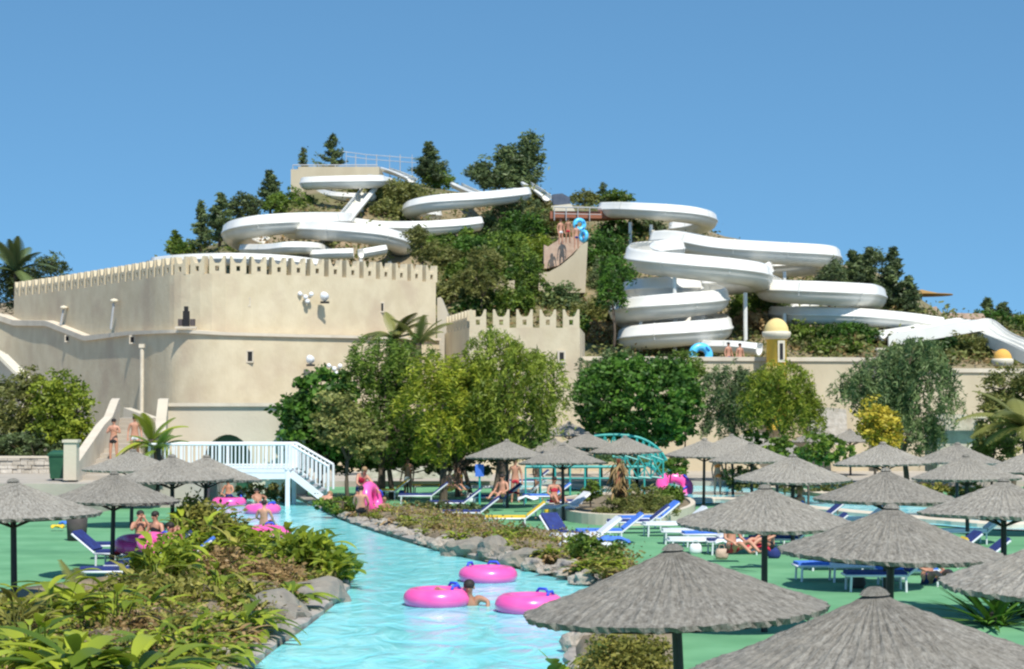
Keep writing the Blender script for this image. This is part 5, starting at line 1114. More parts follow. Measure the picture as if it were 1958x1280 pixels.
palm(300, 862, 71, .4, 1.3, 10, 'second small palm directly before the left end of the footbridge', 6, 'mid')

# ================================================================== ROCKS
def rock_mesh(seed, sx, sy, sz):
    import bmesh
    from mathutils import noise
    bm = bmesh.new(); bmesh.ops.create_icosphere(bm, subdivisions=3, radius=1); 
    for v in bm.verts:
        c = v.co.copy(); n = noise.noise(c*1.1+Vector((seed*7.1, 0, 0)))*.5+noise.noise(c*2.7+Vector((0, seed*3.3, 0)))*.22
        v.co = c*(1+n); v.co.x *= sx; v.co.y *= sy; v.co.z = max(-.35, v.co.z)*sz
    me = bpy.data.meshes.new('rock'); bm.to_mesh(me); bm.free(); return me
RK = [rock_mesh(i, 1, .8, .7) for i in range(6)]
for me in RK: me.materials.append(M['stone'])
RKG = [rock_mesh(i+20, 1, .8, .7) for i in range(4)]
for me in RKG: me.materials.append(M['greyrock'])
def rock(px, py, s, sz, label, group, grey=False, z=.05, i=0):
    q = gr(px, py, z); me = (RKG if grey else RK)[i % (4 if grey else 6)]; o = link('rock', me); o.location = q; o.scale = (s, s*.8, s*sz); o.rotation_euler = (0, 0, i*1.9); tag(o, label, 'rock', group); return o
rl = [(600, 972), (640, 984), (680, 1000), (720, 1012), (760, 1024), (800, 1036), (850, 1050), (900, 1062), (950, 1072), (1000, 1083), (1050, 1096), (1100, 1108), (1140, 1118)]
ORD = ['first', 'second', 'third', 'fourth', 'fifth', 'sixth', 'seventh', 'eighth']
for i in range(46):
    t = i/45*(len(rl)-1); a = int(min(t, len(rl)-2)); f = t-a; x = rl[a][0]+(rl[a+1][0]-rl[a][0])*f; y = rl[a][1]+(rl[a+1][1]-rl[a][1])*f-rg.uniform(2, 12)
    rock(x, y, rg.uniform(.16, .34), rg.uniform(.6, 1.1), ORD[i % 8]+' small stone from left '+['below the bathers', 'by the tree shade', 'left of the grey boulders', 'around the grey boulders', 'right of the grey boulders', 'beside the large parasol'][i//8]+' on the right bank', 'small stones edging the right river bank', False, .15, i)
for i, (x, y, s, sz, lab) in enumerate([(890, 1056, .62, .8, 'large grey boulder at the water edge behind the floating rings'), (950, 1062, .7, .8, 'largest grey boulder right of its twin on the right bank'), (1010, 1075, .62, .7, 'rounded tan-grey boulder above the empty ring'), (745, 1008, .4, .9, 'grey boulder on the upper right bank'), (840, 1040, .42, .8, 'brown-grey boulder left of the large grey ones'), (1085, 1090, .4, 1.0, 'pale angular boulder beside the reddish shrub')]):
    rock(x, y, s, sz, lab, None, i < 3, .15, i)
for i, (x, y, s, sz, lab) in enumerate([(600, 1160, 1.0, .75, 'long grey rock slab at the tip of the left bank'), (545, 1195, 1.0, .75, 'broad grey rock on the left bank'), (492, 1232, .8, .75, 'grey rock further down the left bank'), (455, 1262, .5, .7, 'grey rock at the bottom of the left bank'), (640, 1130, .5, .7, 'small grey rock at the inner bend'), (410, 1300, .5, .8, 'grey rock by the bottom edge')]):
    rock(x-14, y-6, s*.88, sz, lab, None, True, .02, i)
for i in range(22):
    x = rg.uniform(240, 420); y = rg.uniform(1240, 1320); rock(x, y, rg.uniform(.1, .22), .8, ORD[i % 8]+' pale stone placed among the plants '+['at the bottom of the left bed', 'lower in the left bed', 'beside the grey rocks of the left bed'][i//8], 'small stones among the plants on the left bank', i % 2 == 0, .3, i)
rock(1112, 1240, .34, 1.3, 'upright tan rock beside the river near the bottom', None, False, .1, 2); rock(1108, 1290, .3, 1.2, 'pale broken rock below the upright tan rock', None, False, .1, 4)
# curved low kerb round the planting bed in the middle
def round_bed():
    pts = smooth_poly([gr(x, y, 0) for x, y in [(1050, 985), (1100, 1000), (1180, 1006), (1250, 1004), (1300, 996), (1330, 980), (1300, 962), (1230, 955), (1140, 960), (1070, 970)]], 6, True)
    c = sum(pts, Vector())/len(pts); n = len(pts); vs = []
    for p in pts:
        q = c+(p-c)*.93; vs += [(p.x, p.y, 0), (p.x, p.y, .36), (q.x, q.y, .36), (q.x, q.y, 0)]
    root = MB().add(vs, [(i*4+q, ((i+1) % n)*4+q, ((i+1) % n)*4+(q+1) % 4, i*4+(q+1) % 4) for i in range(n) for q in range(4)]).build('planter_wall', M['coping']); tag(root, 'curved low cream planter wall around the bed with the dead trunk', 'planter')
    m = MB(); m.sheet([c+(p-c)*.94+Vector((0, 0, .28)) for p in pts]); struct(m.build('planter_soil', M['soil']))
    q = gr(1183, 985, .28); r = empty('dead_trunk', q); h = (985-878)/F*q.y; m = MB()
    m.tube([(0, 0, -.1), (.05, 0, h*.4), (-.03, 0, h*.75), (.02, 0, h)], [.2, .17, .2, .1], 10); m.build('trunk', M['wood'], r, True)
    V = []; Fs = []; Tn = []; rr = random.Random(4)
    for i in range(150): blade(V, Fs, Tn, (rr.uniform(-.2, .2), rr.uniform(-.2, .2), rr.uniform(h*.4, h*.95)), rr.uniform(0, 6.28), rr.uniform(-1.2, -.3), .5, .08, .5, rr.random(), 3)
    link('dry_fronds', from_np('dryf', np.array(V), np.array(Fs), np.array(Tn), L['dry']), None, r); tag(r, 'reddish brown stump of a palm standing in the round planter', 'trunk')
round_bed()

# ================================================================== TUBES, LOUNGERS, PEOPLE
def ring_proto(m, hcol='handle', R0=.44, r0=.215):
    root = empty('swim_ring'); vs = []; nu, nv = 40, 16
    for i in range(nu):
        a = 2*PI*i/nu; pk = 1-.012*(i % 5 == 0)
        for j in range(nv):
            b = 2*PI*j/nv; rr = R0+r0*pk*math.cos(b); vs.append((rr*math.cos(a), rr*math.sin(a), r0*.92*math.sin(b)))
    MB().add(vs, [(i*nv+j, ((i+1) % nu)*nv+j, ((i+1) % nu)*nv+(j+1) % nv, i*nv+(j+1) % nv) for i in range(nu) for j in range(nv)]).build('ring', M[m], root, True)
    for s in (-1, 1):
        a = .7*s; p = Vector((R0*math.cos(a), R0*math.sin(a), r0*.92)); t = Vector((-math.sin(a), math.cos(a), 0))
        MB().tube([p-t*.14-Vector((0, 0, .02)), p-t*.08+Vector((0, 0, .06)), p+t*.08+Vector((0, 0, .06)), p+t*.14-Vector((0, 0, .02))], .028, 8).build('handle', M[hcol], root, True)
    return root
pr = ring_proto('pink'); used = [False]; G = 'pink swim rings'
def ring(loc, lab, rot=(0, 0, 0), s=1.0, proto_=pr, first=used, group=G):
    if not first[0]: o = proto_; first[0] = True
    else: o = copy_tree(proto_)
    o.location = loc; o.rotation_euler = rot; o.scale = (s,)*3; tag(o, lab, 'swim ring', group); return o
WZ = .05
def onwater(px, py, dz=.13): return gr(px, py, WZ+dz)
ring(onwater(933, 1100), 'empty pink swim ring floating furthest of the three in the foreground', (0, 0, 2.0))
R2 = ring(onwater(836, 1144), 'pink swim ring with a dark-haired swimmer hanging on its right side', (0, 0, .1), 1.02)
ring(onwater(1012, 1156), 'pink swim ring partly hidden by the rim of the large parasol', (0, 0, .25))
ring(onwater(502, 975), 'pink swim ring below the footbridge, the middle one upstream', (0, 0, 0))
ring(onwater(515, 1020), 'pink swim ring carrying a bather at the upper bend', (R(4), 0, 1))
ring(onwater(438, 961), 'pink swim ring upstream at the left, partly behind plants', (0, 0, 1))
ring(onwater(400, 942), 'furthest pink swim ring, below the left end of the footbridge', (0, 0, 1.3))
ring(gr(711, 955, .68)+Vector((0, 0, 0)), 'pink swim ring held upright by the bather on the right bank', (R(75), R(20), R(65)), .95)
ring(gr(1290, 930, .35), 'pink swim ring tilted up beside the rear pool', (R(38), R(8), 0), 1.25)
ring(gr(262, 1042, .72), 'pink swim ring leaning on the loungers in the left group', (R(12), 0, .4), .8)
ring(gr(308, 1046, .78), 'deep pink swim ring beside the sitting bathers on the left', (R(24), 0, .9), .85)
ring(gr(345, 1060, .5), 'low pink swim ring at the right end of the left loungers', (R(6), 0, 1.9), .7)
pb = ring_proto('bluev'); ub = [False]
GB = 'blue swim rings on the slide hill'
ring(at(1108, 430, 127), 'upper blue swim ring carried at the top of the ramp wall', (R(85), R(10), R(15)), .72, pb, ub, GB)
ring(at(1116, 452, 126.5), 'lower blue swim ring carried at the top of the ramp wall', (R(85), R(10), R(-55)), .68, pb, ub, GB)
ring(at(1340, 679, 103), 'blue swim ring standing upright behind the cream wall below the stacked rings', (R(80), 0, R(10)), 1.05, pb, ub, GB)
ring(at(395+0, 1010, 50)*1.0, 'lilac-blue and pink swim ring propped among the plants beside a pole', (R(80), 0, R(70)), .8, pb, ub, 'blue swim rings on the slide hill') if False else None

# --- people
def person(loc, rz, label, J=None, skin='skin', hair='hair', trunks='navy', top=None, s=1.0, longhair=False):
    root = empty('person', loc, rz); root.scale = (s,)*3
    j = dict(pel=(0, 0, .93), wai=(0, 0, 1.1), che=(0, 0, 1.3), nec=(0, 0, 1.46), hb=(0, -.005, 1.54), hd=(0, -.015, 1.61), ht=(0, -.01, 1.68),
             sl=(.17, 0, 1.41), sr=(-.17, 0, 1.41), el=(.25, .02, 1.13), er=(-.25, .02, 1.13), wl=(.27, -.08, .89), wr=(-.27, -.08, .89),
             hl=(.1, 0, .88), hr=(-.1, 0, .88), kl=(.12, -.02, .48), kr=(-.12, -.02, .48), al=(.13, .02, .08), ar=(-.13, .02, .08), tl=(.15, -.15, .03), tr=(-.15, -.15, .03))
    if J: j.update(J)
    j = {k: Vector(v) for k, v in j.items()}
    V = []; E = []; Rd = []; ix = {}
    def v(k, p, r):
        ix[k] = len(V); V.append(tuple(p)); Rd.append(r)
    def e(a, b): E.append((ix[a], ix[b]))
    rad = dict(pel=(.15, .11), wai=(.13, .095), che=(.155, .105), nec=(.055, .055), hb=(.06, .065), hd=(.078, .095), ht=(.06, .07), sl=(.065, .065), sr=(.065, .065), el=(.042,)*2, er=(.042,)*2, wl=(.028,)*2, wr=(.028,)*2,
               hl=(.095, .09), hr=(.095, .09), kl=(.06,)*2, kr=(.06,)*2, al=(.038,)*2, ar=(.038,)*2, tl=(.035, .025), tr=(.035, .025))
    for k in j: v(k, j[k], rad[k])
    for a, b in (('pel', 'wai'), ('wai', 'che'), ('che', 'nec'), ('nec', 'hb'), ('hb', 'hd'), ('hd', 'ht'), ('che', 'sl'), ('che', 'sr'), ('sl', 'el'), ('sr', 'er'), ('el', 'wl'), ('er', 'wr'), ('pel', 'hl'), ('pel', 'hr'), ('hl', 'kl'), ('hr', 'kr'), ('kl', 'al'), ('kr', 'ar'), ('al', 'tl'), ('ar', 'tr')): e(a, b)
    for sd_, w_, el_ in ((1, 'wl', 'el'), (-1, 'wr', 'er')):
        d = (j[w_]-j[el_]).normalized(); lat = d.cross(Vector((0, 1, 0))); lat = lat.normalized() if lat.length > .1 else Vector((1, 0, 0)); lat *= sd_
        v(w_+'p', j[w_]+d*.07, (.034, .02)); e(w_, w_+'p')
        for f in range(4):
            o = (f-1.5)*.02; L_ = (.065, .078, .072, .055)[f]; b = j[w_]+d*.09+lat*o; v(w_+'f%d' % f, b, (.01, .01)); e(w_+'p', w_+'f%d' % f)
            bend = Vector((0, -.012, -.006)); v(w_+'g%d' % f, b+d*L_*.6+bend*.6, (.009, .009)); e(w_+'f%d' % f, w_+'g%d' % f); v(w_+'h%d' % f, b+d*L_+bend*1.8, (.007, .007)); e(w_+'g%d' % f, w_+'h%d' % f)
        v(w_+'t', j[w_]+d*.05-lat*.045, (.011, .011)); e(w_+'p', w_+'t'); v(w_+'u', j[w_]+d*.09-lat*.06, (.009, .009)); e(w_+'t', w_+'u')
    me = bpy.data.meshes.new('body'); me.from_pydata(V, E, []); o = link('body', me, M[skin], root)
    sk = o.modifiers.new('skin', 'SKIN'); sk.use_smooth_shade = True
    for i, r in enumerate(Rd): me.skin_vertices[0].data[i].radius = r; me.skin_vertices[0].data[i].use_root = (i == ix['pel'])
    ss = o.modifiers.new('sub', 'SUBSURF'); ss.levels = 1; ss.render_levels = 1
    # head features
    hc = j['hd']; fwd = Vector((0, -1, 0)); upv = (j['ht']-j['hb']).normalized(); fw = (fwd-upv*fwd.dot(upv)).normalized(); rt = fw.cross(upv)
    import bmesh
    def blob(nm, p, r, mt, par):
        bm = bmesh.new(); bmesh.ops.create_uvsphere(bm, u_segments=14, v_segments=9, radius=1); 
        rot = Matrix((rt, -fw, upv)).transposed()
        for q in bm.verts: q.co = rot @ Vector((q.co.x*r[0], q.co.y*r[1], q.co.z*r[2]))+p
        me_ = bpy.data.meshes.new(nm); bm.to_mesh(me_); bm.free(); return link(nm, me_, M[mt], par, True)
    for s_ in (-1, 1):
        blob('eye', hc+fw*.088+rt*.03*s_+upv*.0, (.013, .008, .009), 'eye', root); blob('ear', hc+rt*.082*s_-upv*.01, (.014, .022, .032), skin, root)
    blob('nose', hc+fw*.103-upv*.028, (.014, .018, .022), skin, root); blob('mouth', hc+fw*.088-upv*.058, (.026, .01, .009), 'lip', root)
    h = blob('hair', hc-fw*.018+upv*.038, (.096, .108, .088), hair, root)
    if longhair: blob('hair_length', hc-fw*.06-upv*.07, (.08, .05, .14), hair, root)
    # trunks: around hips, following thighs
    V = [tuple(j['wai'].lerp(j['pel'], .6)), tuple(j['pel']), tuple(j['hl']), tuple(j['hl'].lerp(j['kl'], .45)), tuple(j['hr']), tuple(j['hr'].lerp(j['kr'], .45))]
    me = bpy.data.meshes.new('swim_trunks'); me.from_pydata(V, [(0, 1), (1, 2), (2, 3), (1, 4), (4, 5)], []); o = link('swim_trunks', me, M[trunks], root); o.modifiers.new('skin', 'SKIN').use_smooth_shade = True
    for i, r in enumerate([(.15, .115), (.165, .125), (.11, .105), (.095, .09), (.11, .105), (.095, .09)]): me.skin_vertices[0].data[i].radius = r; me.skin_vertices[0].data[i].use_root = (i == 1)
    ss = o.modifiers.new('sub', 'SUBSURF'); ss.levels = 1; ss.render_levels = 1
    if top:
        V = [tuple(j['che'].lerp(j['nec'], .45)), tuple(j['che']), tuple(j['wai'])] ; me = bpy.data.meshes.new('top'); me.from_pydata(V, [(0, 1), (1, 2)], []); o = link('swim_top' if top != 'shirt' else 'shirt', me, M['red' if top == 'shirt' else top], root); o.modifiers.new('skin', 'SKIN')
        for i, r in enumerate([(.13, .1), (.172, .12), (.148, .11)]): me.skin_vertices[0].data[i].radius = r
        ss = o.modifiers.new('sub', 'SUBSURF'); ss.levels = 1; ss.render_levels = 1
    tag(root, label, 'person'); return root
SIT = dict(pel=(0, 0, .12), wai=(0, .02, .3), che=(0, .04, .5), nec=(0, .03, .66), hb=(0, .0, .74), hd=(0, -.01, .81), ht=(0, -.005, .88), sl=(.17, .04, .61), sr=(-.17, .04, .61), el=(.27, -.02, .36), er=(-.27, -.02, .36), wl=(.22, -.22, .28), wr=(-.22, -.22, .28),
           hl=(.1, -.02, .1), hr=(-.1, -.02, .1), kl=(.17, -.4, .3), kr=(-.15, -.4, .28), al=(.16, -.72, .06), ar=(-.14, -.74, .05), tl=(.18, -.86, .1), tr=(-.16, -.88, .1))
# swimmer leaning over ring: chest on ring, right arm hanging to the right
q = gr(897, 1158, WZ); q.z += .06
SW = dict(pel=(.1, .2, -.45), wai=(.06, .12, -.28), che=(0, .03, -.05), nec=(0, -.03, .12), hb=(0, -.05, .19), hd=(0, -.065, .26), ht=(0, -.06, .33), sl=(.17, -.02, .08), sr=(-.16, 0, .1), el=(.32, -.1, .02), er=(-.26, -.08, .16), wl=(.30, -.2, -.12), wr=(-.42, -.05, .2),
          hl=(.2, .25, -.5), hr=(.02, .25, -.5), kl=(.25, .4, -.85), kr=(.05, .4, -.85), al=(.3, .6, -1.1), ar=(.1, .6, -1.1), tl=(.3, .7, -1.15), tr=(.1, .7, -1.15))
person(q, 0, 'dark-haired swimmer in the water clinging to the side of the middle pink ring', SW, 'skin2', 'hair', 'navy', 'magenta', 1.18)
q = gr(505, 1016, WZ); person(Vector((q.x, q.y, .12)), R(170), 'dark-haired bather sitting in the pink ring at the upper bend, back turned', SIT, 'skin', 'hair', 'navy', None, .95)
q = gr(495, 972, WZ); person(Vector((q.x, q.y, .1)), R(20), 'bather lying back in the middle ring below the footbridge', dict(SIT, che=(0, .22, .36), nec=(0, .34, .46), hb=(0, .38, .52), hd=(0, .41, .58), ht=(0, .43, .65), sl=(.17, .26, .42), sr=(-.17, .26, .42), wai=(0, .12, .2)), 'skin2', 'hair', 'navy', None, .95)
q = gr(436, 958, WZ); person(Vector((q.x, q.y, .1)), R(-20), 'bather sitting in the ring upstream at the left', SIT, 'skin', 'hair', 'navy', None, .9)
# bathers on right bank
BEND = dict(pel=(0, .0, .85), wai=(.02, -.05, 1.02), che=(.06, -.14, 1.2), nec=(.1, -.2, 1.34), hb=(.12, -.25, 1.4), hd=(.14, -.28, 1.46), ht=(.15, -.29, 1.53), sl=(.22, -.12, 1.26), sr=(-.08, -.14, 1.3), el=(.4, -.2, 1.05), er=(-.1, -.3, 1.05), wl=(.55, -.25, .85), wr=(.05, -.42, .95))
q = gr(695, 978, .25); person(Vector((q.x-.1, q.y, .12)), R(0), 'bather bending toward the upright pink ring on the right bank', BEND, 'skin', 'hairb', 'navy', 'red', 1.05, True)
q = gr(690, 990, .25); person(Vector((q.x, q.y, .16)), R(175), 'bare-backed bather seated in front of the bending one', dict(SIT, pel=(0, 0, .35), wai=(0, 0, .5), che=(0, .03, .7), nec=(0, .02, .86), hb=(0, -.01, .93), hd=(0, -.03, 1.0), ht=(0, -.03, 1.06), sl=(.17, .03, .81), sr=(-.17, .03, .81), el=(.24, -.05, .55), er=(-.24, -.05, .55), wl=(.18, -.25, .45), wr=(-.18, -.25, .45), hl=(.1, -.02, .33), hr=(-.1, -.02, .33), kl=(.15, -.4, .42), kr=(-.15, -.4, .42), al=(.15, -.5, .06), ar=(-.15, -.5, .06), tl=(.16, -.64, .03), tr=(-.16, -.64, .03)), 'skin', 'hair', 'black')
q = gr(623, 978, .1); person(Vector((q.x, q.y, .1)), R(160), 'bather hunched forward at the foot of the footbridge steps', dict(SIT, che=(0, -.1, .44), nec=(0, -.22, .52), hb=(0, -.28, .56), hd=(0, -.33, .58), ht=(0, -.38, .62), sl=(.17, -.1, .5), sr=(-.17, -.1, .5), el=(.22, -.25, .3), er=(-.22, -.25, .3), wl=(.15, -.4, .15), wr=(-.15, -.4, .15)), 'skin', 'hairb', 'navy')
q = gr(735, 985, .2); person(Vector((q.x, q.y, .1)), R(30), 'small child crouching right of the upright pink ring', SIT, 'skin2', 'hairb', 'red', None, .75)
# stairs
person(Vector((at(218, 765, 73.2).x, 73.2, 1.6)), 0, 'person in black shorts coming down the stairs, hands at the chest', dict(el=(.26, -.05, 1.17), er=(-.26, -.05, 1.17), wl=(.1, -.25, 1.25), wr=(-.1, -.25, 1.25)), 'skin', 'hair', 'black')
person(Vector((at(258, 765, 74.2).x, 74.2, 1.7)), R(15), 'second bather on the stairs behind the palm leaves', dict(kl=(.12, -.14, .5)), 'skin', 'hair', 'white')
# left loungers sitters
for (x, y, a, lab, tr, tp) in [(268, 1050, 20, 'bather sitting on the left loungers with arms raised to the face', 'red', None), (296, 1052, -30, 'bather in dark swimwear sitting right of the one with raised arms', 'black', 'black'), (325, 1080, 60, 'bather reclining at the near end of the left loungers', 'navy', None)]:
    q = gr(x, y, .35); person(Vector((q.x, q.y, .38)), R(a), lab, dict(SIT, el=(.25, -.2, .45), er=(-.25, -.2, .45), wl=(.08, -.2, .72), wr=(-.08, -.2, .72)) if tp is None else SIT, 'skin', 'hair', tr, tp, 1.0)
# slide starters
for (x, y, d, lab, m_, sk_) in [(1072, 468, 127.5, 'bather in white shorts waiting at the stair block', 'white', 'skin'), (1086, 466, 128, 'bather in red waiting next to the blue rings', 'red', 'skin2'), (1102, 478, 126.8, 'bather in dark trunks carrying the blue rings', 'navy', 'skin')]:
    p = at(x, y, d); person(p, R(x % 40), lab, None, sk_, 'hair', m_, None, 1.0)
for (x, y, lab, m_) in [(1393, 712, 'bather by the run-out slide, dark haired', 'navy'), (1415, 714, 'bather right of the dark haired one at the run-out slide', 'red')]:
    person(at(x, y, 108.5), R(30), lab, None, 'skin', 'hair', m_)
q = gr(1372, 948, 0); person(q, R(20), 'person in orange shorts standing beyond the parasols by the rear pool', None, 'skin', 'hairb', 'orange', 'orange')
for (x, y, lab) in [(985, 950, 'bather standing in the shade left of the rear pool'), (1028, 945, 'bather standing before the turquoise railing')]:
    q = gr(x, y+12, 0); person(q, R(x % 70), lab, None, 'skin', 'hairb', 'red' if x < 1000 else 'white')
# dead-still people far under parasol

# --- loungers
def lounger_proto(cm):
    root = empty('sun_lounger'); f = MB()
    for y in (-.3, .3): f.tube([(-.95, y, .34), (.35, y, .34)], .028, 8)
    for x in (-.95, -.3, .35): f.tube([(x, -.3, .34), (x, .3, .34)], .025, 8)
    f.build('frame', M['white'], root, True)
    for x, y in ((-.85, -.3), (-.85, .3), (.3, -.3), (.3, .3)): MB().tube([(x, y, .34), (x*1.02, y, 0)], .026, 8).build('leg', M['white'], root)
    b = MB(); a = R(38); 
    for y in (-.3, .3): b.tube([(.35, y, .36), (.35+.72*math.cos(a), y, .36+.72*math.sin(a))], .026, 8)
    b.tube([(.35+.72*math.cos(a), -.3, .36+.72*math.sin(a)), (.35+.72*math.cos(a), .3, .36+.72*math.sin(a))], .026, 8); b.build('backrest_frame', M['white'], root)
    c = MB(); c.box((-.3, 0, .39), (1.26, .54, .07)); c.build('seat_cushion', M[cm], root); rot = Matrix.Rotation(-a, 3, 'Y'); c = MB(); c.box(Vector((.37, 0, .42))+rot @ Vector((.36, 0, 0)), (.7, .54, .07), rot); c.build('back_cushion', M[cm], root)
    return root
LP = {c: [lounger_proto(c), False] for c in ('navy', 'blue', 'white', 'yellow')}
def lounger(px, py, rz, c, lab):
    pr_, u = LP[c]; o = copy_tree(pr_) if u else pr_; LP[c][1] = True; q = gr(px, py, 0); o.location = q; o.rotation_euler = (0, 0, R(rz)); tag(o, lab, 'sun lounger', 'sun loungers on the green deck'); return o
for a in [(250, 1068, 10, 'navy', 'navy lounger furthest back in the left group'), (290, 1085, 5, 'navy', 'navy lounger in the middle of the left group'), (285, 1110, 0, 'navy', 'navy lounger nearest the plants in the left group'), (300, 1060, 15, 'blue', 'blue-cushioned lounger under the sitting bathers'), (215, 1085, 170, 'navy', 'navy lounger left of the left pole'),
          (235, 1122, 3, 'navy', 'navy lounger half hidden in the plants behind the left pole'), (330, 1100, 2, 'blue', 'blue lounger half hidden in the plants, nearest of the left group'),
          (930, 948, 10, 'white', 'white lounger furthest left in the shade'), (1000, 957, 5, 'white', 'white lounger with clothes in the shaded middle group'), (1045, 966, 0, 'blue', 'blue lounger in the middle group'), (1075, 990, 20, 'white', 'white lounger left of the planter'), (1095, 978, 0, 'navy', 'navy striped lounger left of the planter'),
          (985, 1012, 0, 'yellow', 'yellow lounger below the lone parasol'), (1082, 1045, 120, 'navy', 'navy lounger tipped up before the planter wall'), (1120, 1050, 10, 'white', 'white lounger piled with towels below the planter'), (1165, 1040, 5, 'blue', 'blue lounger right of the towel pile'),
          (870, 980, 0, 'navy', 'dark lounger added to deepen the tree shade'), (810, 965, 0, 'navy', 'left dark lounger added to deepen the tree shade'), (830, 945, 10, 'yellow', 'yellow lounger under the trees'), (740, 955, 5, 'yellow', 'yellow lounger behind the bending bather'), (900, 1000, 0, 'navy', 'dark lounger added at the edge to deepen the tree shade'),  # the dark loungers here stand in for deep shade on the deck
          (1370, 1045, 5, 'blue', 'blue lounger under the parasol behind the large one'), (1420, 1060, 5, 'navy', 'navy lounger under the parasol behind the large one'), (1330, 1040, 0, 'white', 'white lounger at the left end under the second parasol'), (1500, 1055, 0, 'navy', 'navy lounger between the two middle right poles'),
          (1620, 1090, 0, 'navy', 'navy lounger in the shadow under the third largest parasol'), (1665, 1112, 0, 'white', 'white lounger by the pole of the third largest parasol'), (1740, 1092, 0, 'white', 'white lounger right of the pole'), (1760, 1120, 0, 'blue', 'blue lounger right of the pole, nearest'), (1770, 1100, 0, 'yellow', 'yellow-topped lounger on the right'),
          (1850, 1100, 0, 'navy', 'navy lounger left of the spiky plants'), (1220, 1020, 0, 'navy', 'navy lounger right of the planter wall'), (1290, 1025, 8, 'white', 'white lounger behind the left rim of the second parasol')]: lounger(*a)
for a in [(1345, 1058, 3, 'white', 'white lounger below the second parasol, nearest the large one'), (1400, 1030, -4, 'navy', 'navy lounger at the back under the second parasol'), (1450, 1042, 6, 'blue', 'blue lounger left of the middle right poles'), (1555, 1040, 0, 'navy', 'navy lounger behind the third largest parasol on its left'),
   (1600, 1110, 4, 'blue', 'blue lounger in the shadow ellipse on the left'), (1700, 1130, 0, 'navy', 'navy lounger directly below the third largest parasol pole'), (1800, 1085, 5, 'navy', 'navy lounger behind the yellow-topped one'), (1240, 1012, 12, 'blue', 'blue lounger touching the planter wall on its right'), (1010, 935, 5, 'navy', 'navy lounger at the back of the shaded middle group'),
   (950, 968, 8, 'navy', 'navy lounger under the lone parasol'), (1860, 1040, 3, 'white', 'white lounger by the rear pool on the far right'), (1560, 1008, 3, 'navy', 'navy lounger by the near side of the rear pool'), (1640, 1015, -3, 'white', 'white lounger by the near side of the rear pool')]: lounger(*a)
T('long dark green hedge under the parasols beyond the rear pool', 80, [(1420, 915, 50, 20), (1500, 920, 50, 20), (1580, 925, 50, 18)], (1500, 950), 'olive', 4200, .16, .5, seed=150, trunk=.04, name='hedge', cat='hedge', basez=.05, core=.4)
T('brown and green hedge beyond the rear pool on the right', 80, [(1680, 935, 50, 14), (1770, 938, 50, 14), (1850, 940, 45, 14)], (1760, 960), 'bed', 3600, .16, .5, seed=151, trunk=.04, name='hedge', cat='hedge', basez=.05, core=.4)
def bag(px, py, c, lab, s=.8, z=0):
    q = gr(px, py, z); r = empty('beach_bag', q, px*.3 % 3); m = MB(); pr_ = [(.16, .09, 0), (.22, .13, .1), (.2, .11, .26), (.15, .05, .34)]; vs = []
    for a_, b_, z_ in pr_:
        for k in range(12): t_ = 2*PI*k/12; vs.append((a_*math.cos(t_)*s, b_*math.sin(t_)*s, z_*s))
    m.add(vs, [(i*12+k, i*12+(k+1) % 12, (i+1)*12+(k+1) % 12, (i+1)*12+k) for i in range(3) for k in range(12)]+[tuple(range(12))[::-1], tuple(36+k for k in range(12))]); m.build('bag_body', M[c], r, True)
    MB().tube([(-.1*s, 0, .32*s), (-.07*s, 0, .46*s), (.07*s, 0, .46*s), (.1*s, 0, .32*s)], .012, 6).build('bag_handle', M[c], r); tag(r, lab, 'bag')
for a in [(1380, 1070, 'brown', 'brown beach bag under the second parasol'), (1480, 1068, 'navy', 'navy beach bag by the middle right poles'), (1575, 1075, 'yellow', 'yellow beach bag left of the shadow ellipse'), (1050, 985, 'yellow', 'yellow beach bag left of the planter'), (1135, 1062, 'teal', 'turquoise beach bag by the towel pile'), (1720, 1112, 'white', 'white beach bag by the pole of the third largest parasol'), (1640, 1125, 'greyb', 'grey beach bag in front of the shadow ellipse'), (900, 962, 'white', 'white beach bag in the tree shade'), (770, 950, 'blue', 'blue beach bag behind the upright pink ring'), (240, 1090, 'white', 'white beach bag among the left loungers'), (1330, 1060, 'white', 'white beach bag behind the large parasol')]: bag(*a)
for (x, y, a_, lab, tr, tp) in [(1400, 1058, 40, 'bather lying back under the second parasol', 'red', None), (1470, 1052, -60, 'bather in purple-dark swimwear sitting by the middle right poles', 'black', 'navy'), (1775, 1118, 30, 'bather sitting on the blue lounger right of the pole', 'navy', None), (1060, 962, 20, 'bather sitting on the middle loungers', 'red', 'red'), (960, 955, -30, 'bather sitting under the lone parasol', 'navy', None), (860, 940, 50, 'bather sitting in the tree shade', 'yellow', None)]:
    q = gr(x, y, .42); person(q, R(a_), lab, SIT, 'skin', 'hair', tr, tp)
q = gr(1530, 1052, 0); person(q, R(50), 'bather in a blue swimsuit standing by the middle right poles', None, 'skin', 'hairb', 'blue', 'blue')
q = gr(780, 955, 0); person(q, R(-20), 'person in white shorts standing behind the tree trunks', None, 'skin2', 'hair', 'white')
q = gr(880, 950, 0); person(q, R(70), 'person in yellow shorts standing between the tree trunks', None, 'skin', 'hair', 'yellow')
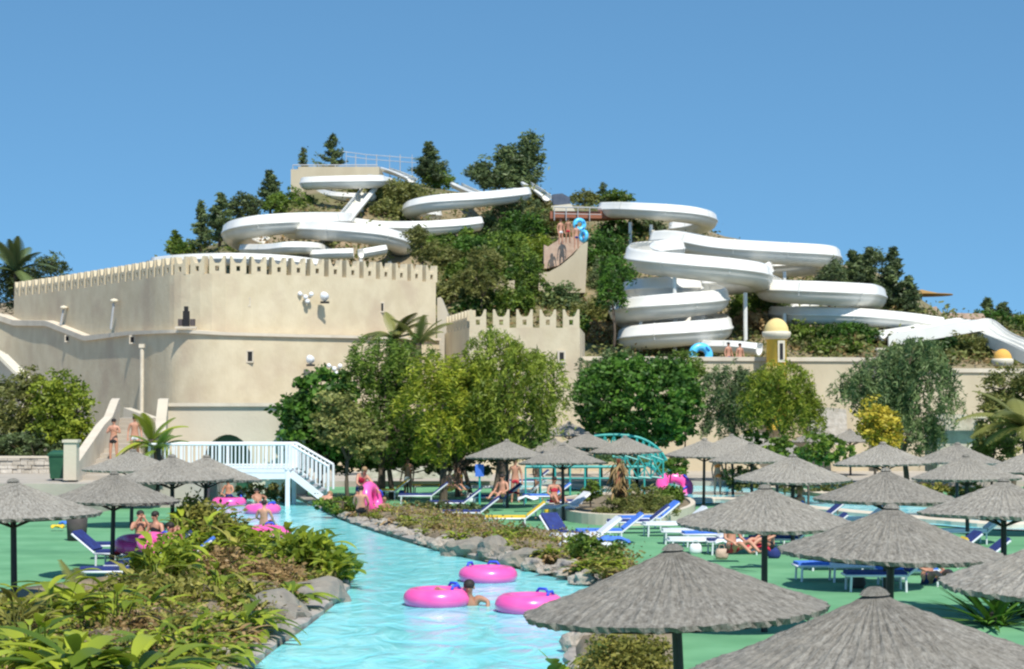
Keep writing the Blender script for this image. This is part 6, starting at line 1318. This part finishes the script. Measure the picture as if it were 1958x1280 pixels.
def towel(px, py, c, lab, s=1.0, z=.46):
    q = gr(px, py, z); r = random.Random(int(px)); vs = []; n = 9
    for i in range(n):
        for j in range(n): x = (i/(n-1)-.5)*.75*s; y = (j/(n-1)-.5)*.5*s; vs.append((x, y, .045*math.sin(i*1.1+px)*math.cos(j*1.3)+r.uniform(-.02, .02)+.08-.5*(x*x+y*y)))
    o = MB(); o.add(vs, [(i*n+j, i*n+j+1, (i+1)*n+j+1, (i+1)*n+j) for i in range(n-1) for j in range(n-1)]); ob = o.build('towel', M[c], None, True); ob.location = q; md = ob.modifiers.new('thick', 'SOLIDIFY'); md.thickness = .03; tag(ob, lab, 'towel')
for a in [(1105, 1038, 'white', 'crumpled white towel on the lounger below the planter', 1.3), (1140, 1045, 'white', 'second crumpled white towel right of the first one'), (1170, 1034, 'blue', 'blue towel spread on the lounger right of the pile', 1.2), (1010, 955, 'white', 'white towel on the shaded middle loungers'), (975, 945, 'red', 'red towel on the shaded middle loungers'), (1085, 970, 'white', 'white towel left of the planter'),
          (1395, 1040, 'white', 'white towel under the second parasol'), (1440, 1050, 'red', 'red towel under the second parasol'), (855, 930, 'yellow', 'yellow towel hanging in the tree shade'), (900, 925, 'teal', 'turquoise towel in the tree shade'), (245, 1062, 'red', 'red towel on the left loungers'), (880, 935, 'white', 'white towel in the tree shade'), (125, 1005, 'blue', 'blue towel near the litter basket', .5, .06), (110, 1012, 'yellow', 'yellow towel left of the litter basket', .5, .06)]: towel(*a)
# yellow parasol far right ridge
q = at(1762, 560, 146); r = empty('parasol', (q.x, q.y, hill_h(q.x, q.y))); hh = q.z-r.location.z
MB().lathe([(0.02, hh+.25), (.5, hh+.12), (1.5, hh-.1), (2.4, hh-.15), (2.38, hh-.22), (1.4, hh-.16), (.03, hh+.1)], c=(1.2*0, 0, 0), n=20).build('canopy', M['tan'], r, True); MB().tube([(0, 0, -.2), (0, 0, hh)], .05).build('pole', M['steel'], r); tag(r, 'flat brownish yellow parasol on the right ridge against the sky', 'parasol')
# shelter sign / blue water toy shade under lone trees
q = gr(917, 975, 0); r = empty('life_ring_stand', q); MB().tube([(0, 0, 0), (0, 0, 1.7)], .04).build('post', M['teal'], r); MB().box((0, -.05, 1.45), (.32, .05, .45)).build('board', M['blue'], r); tag(r, 'blue board on a turquoise post under the trees', 'board')
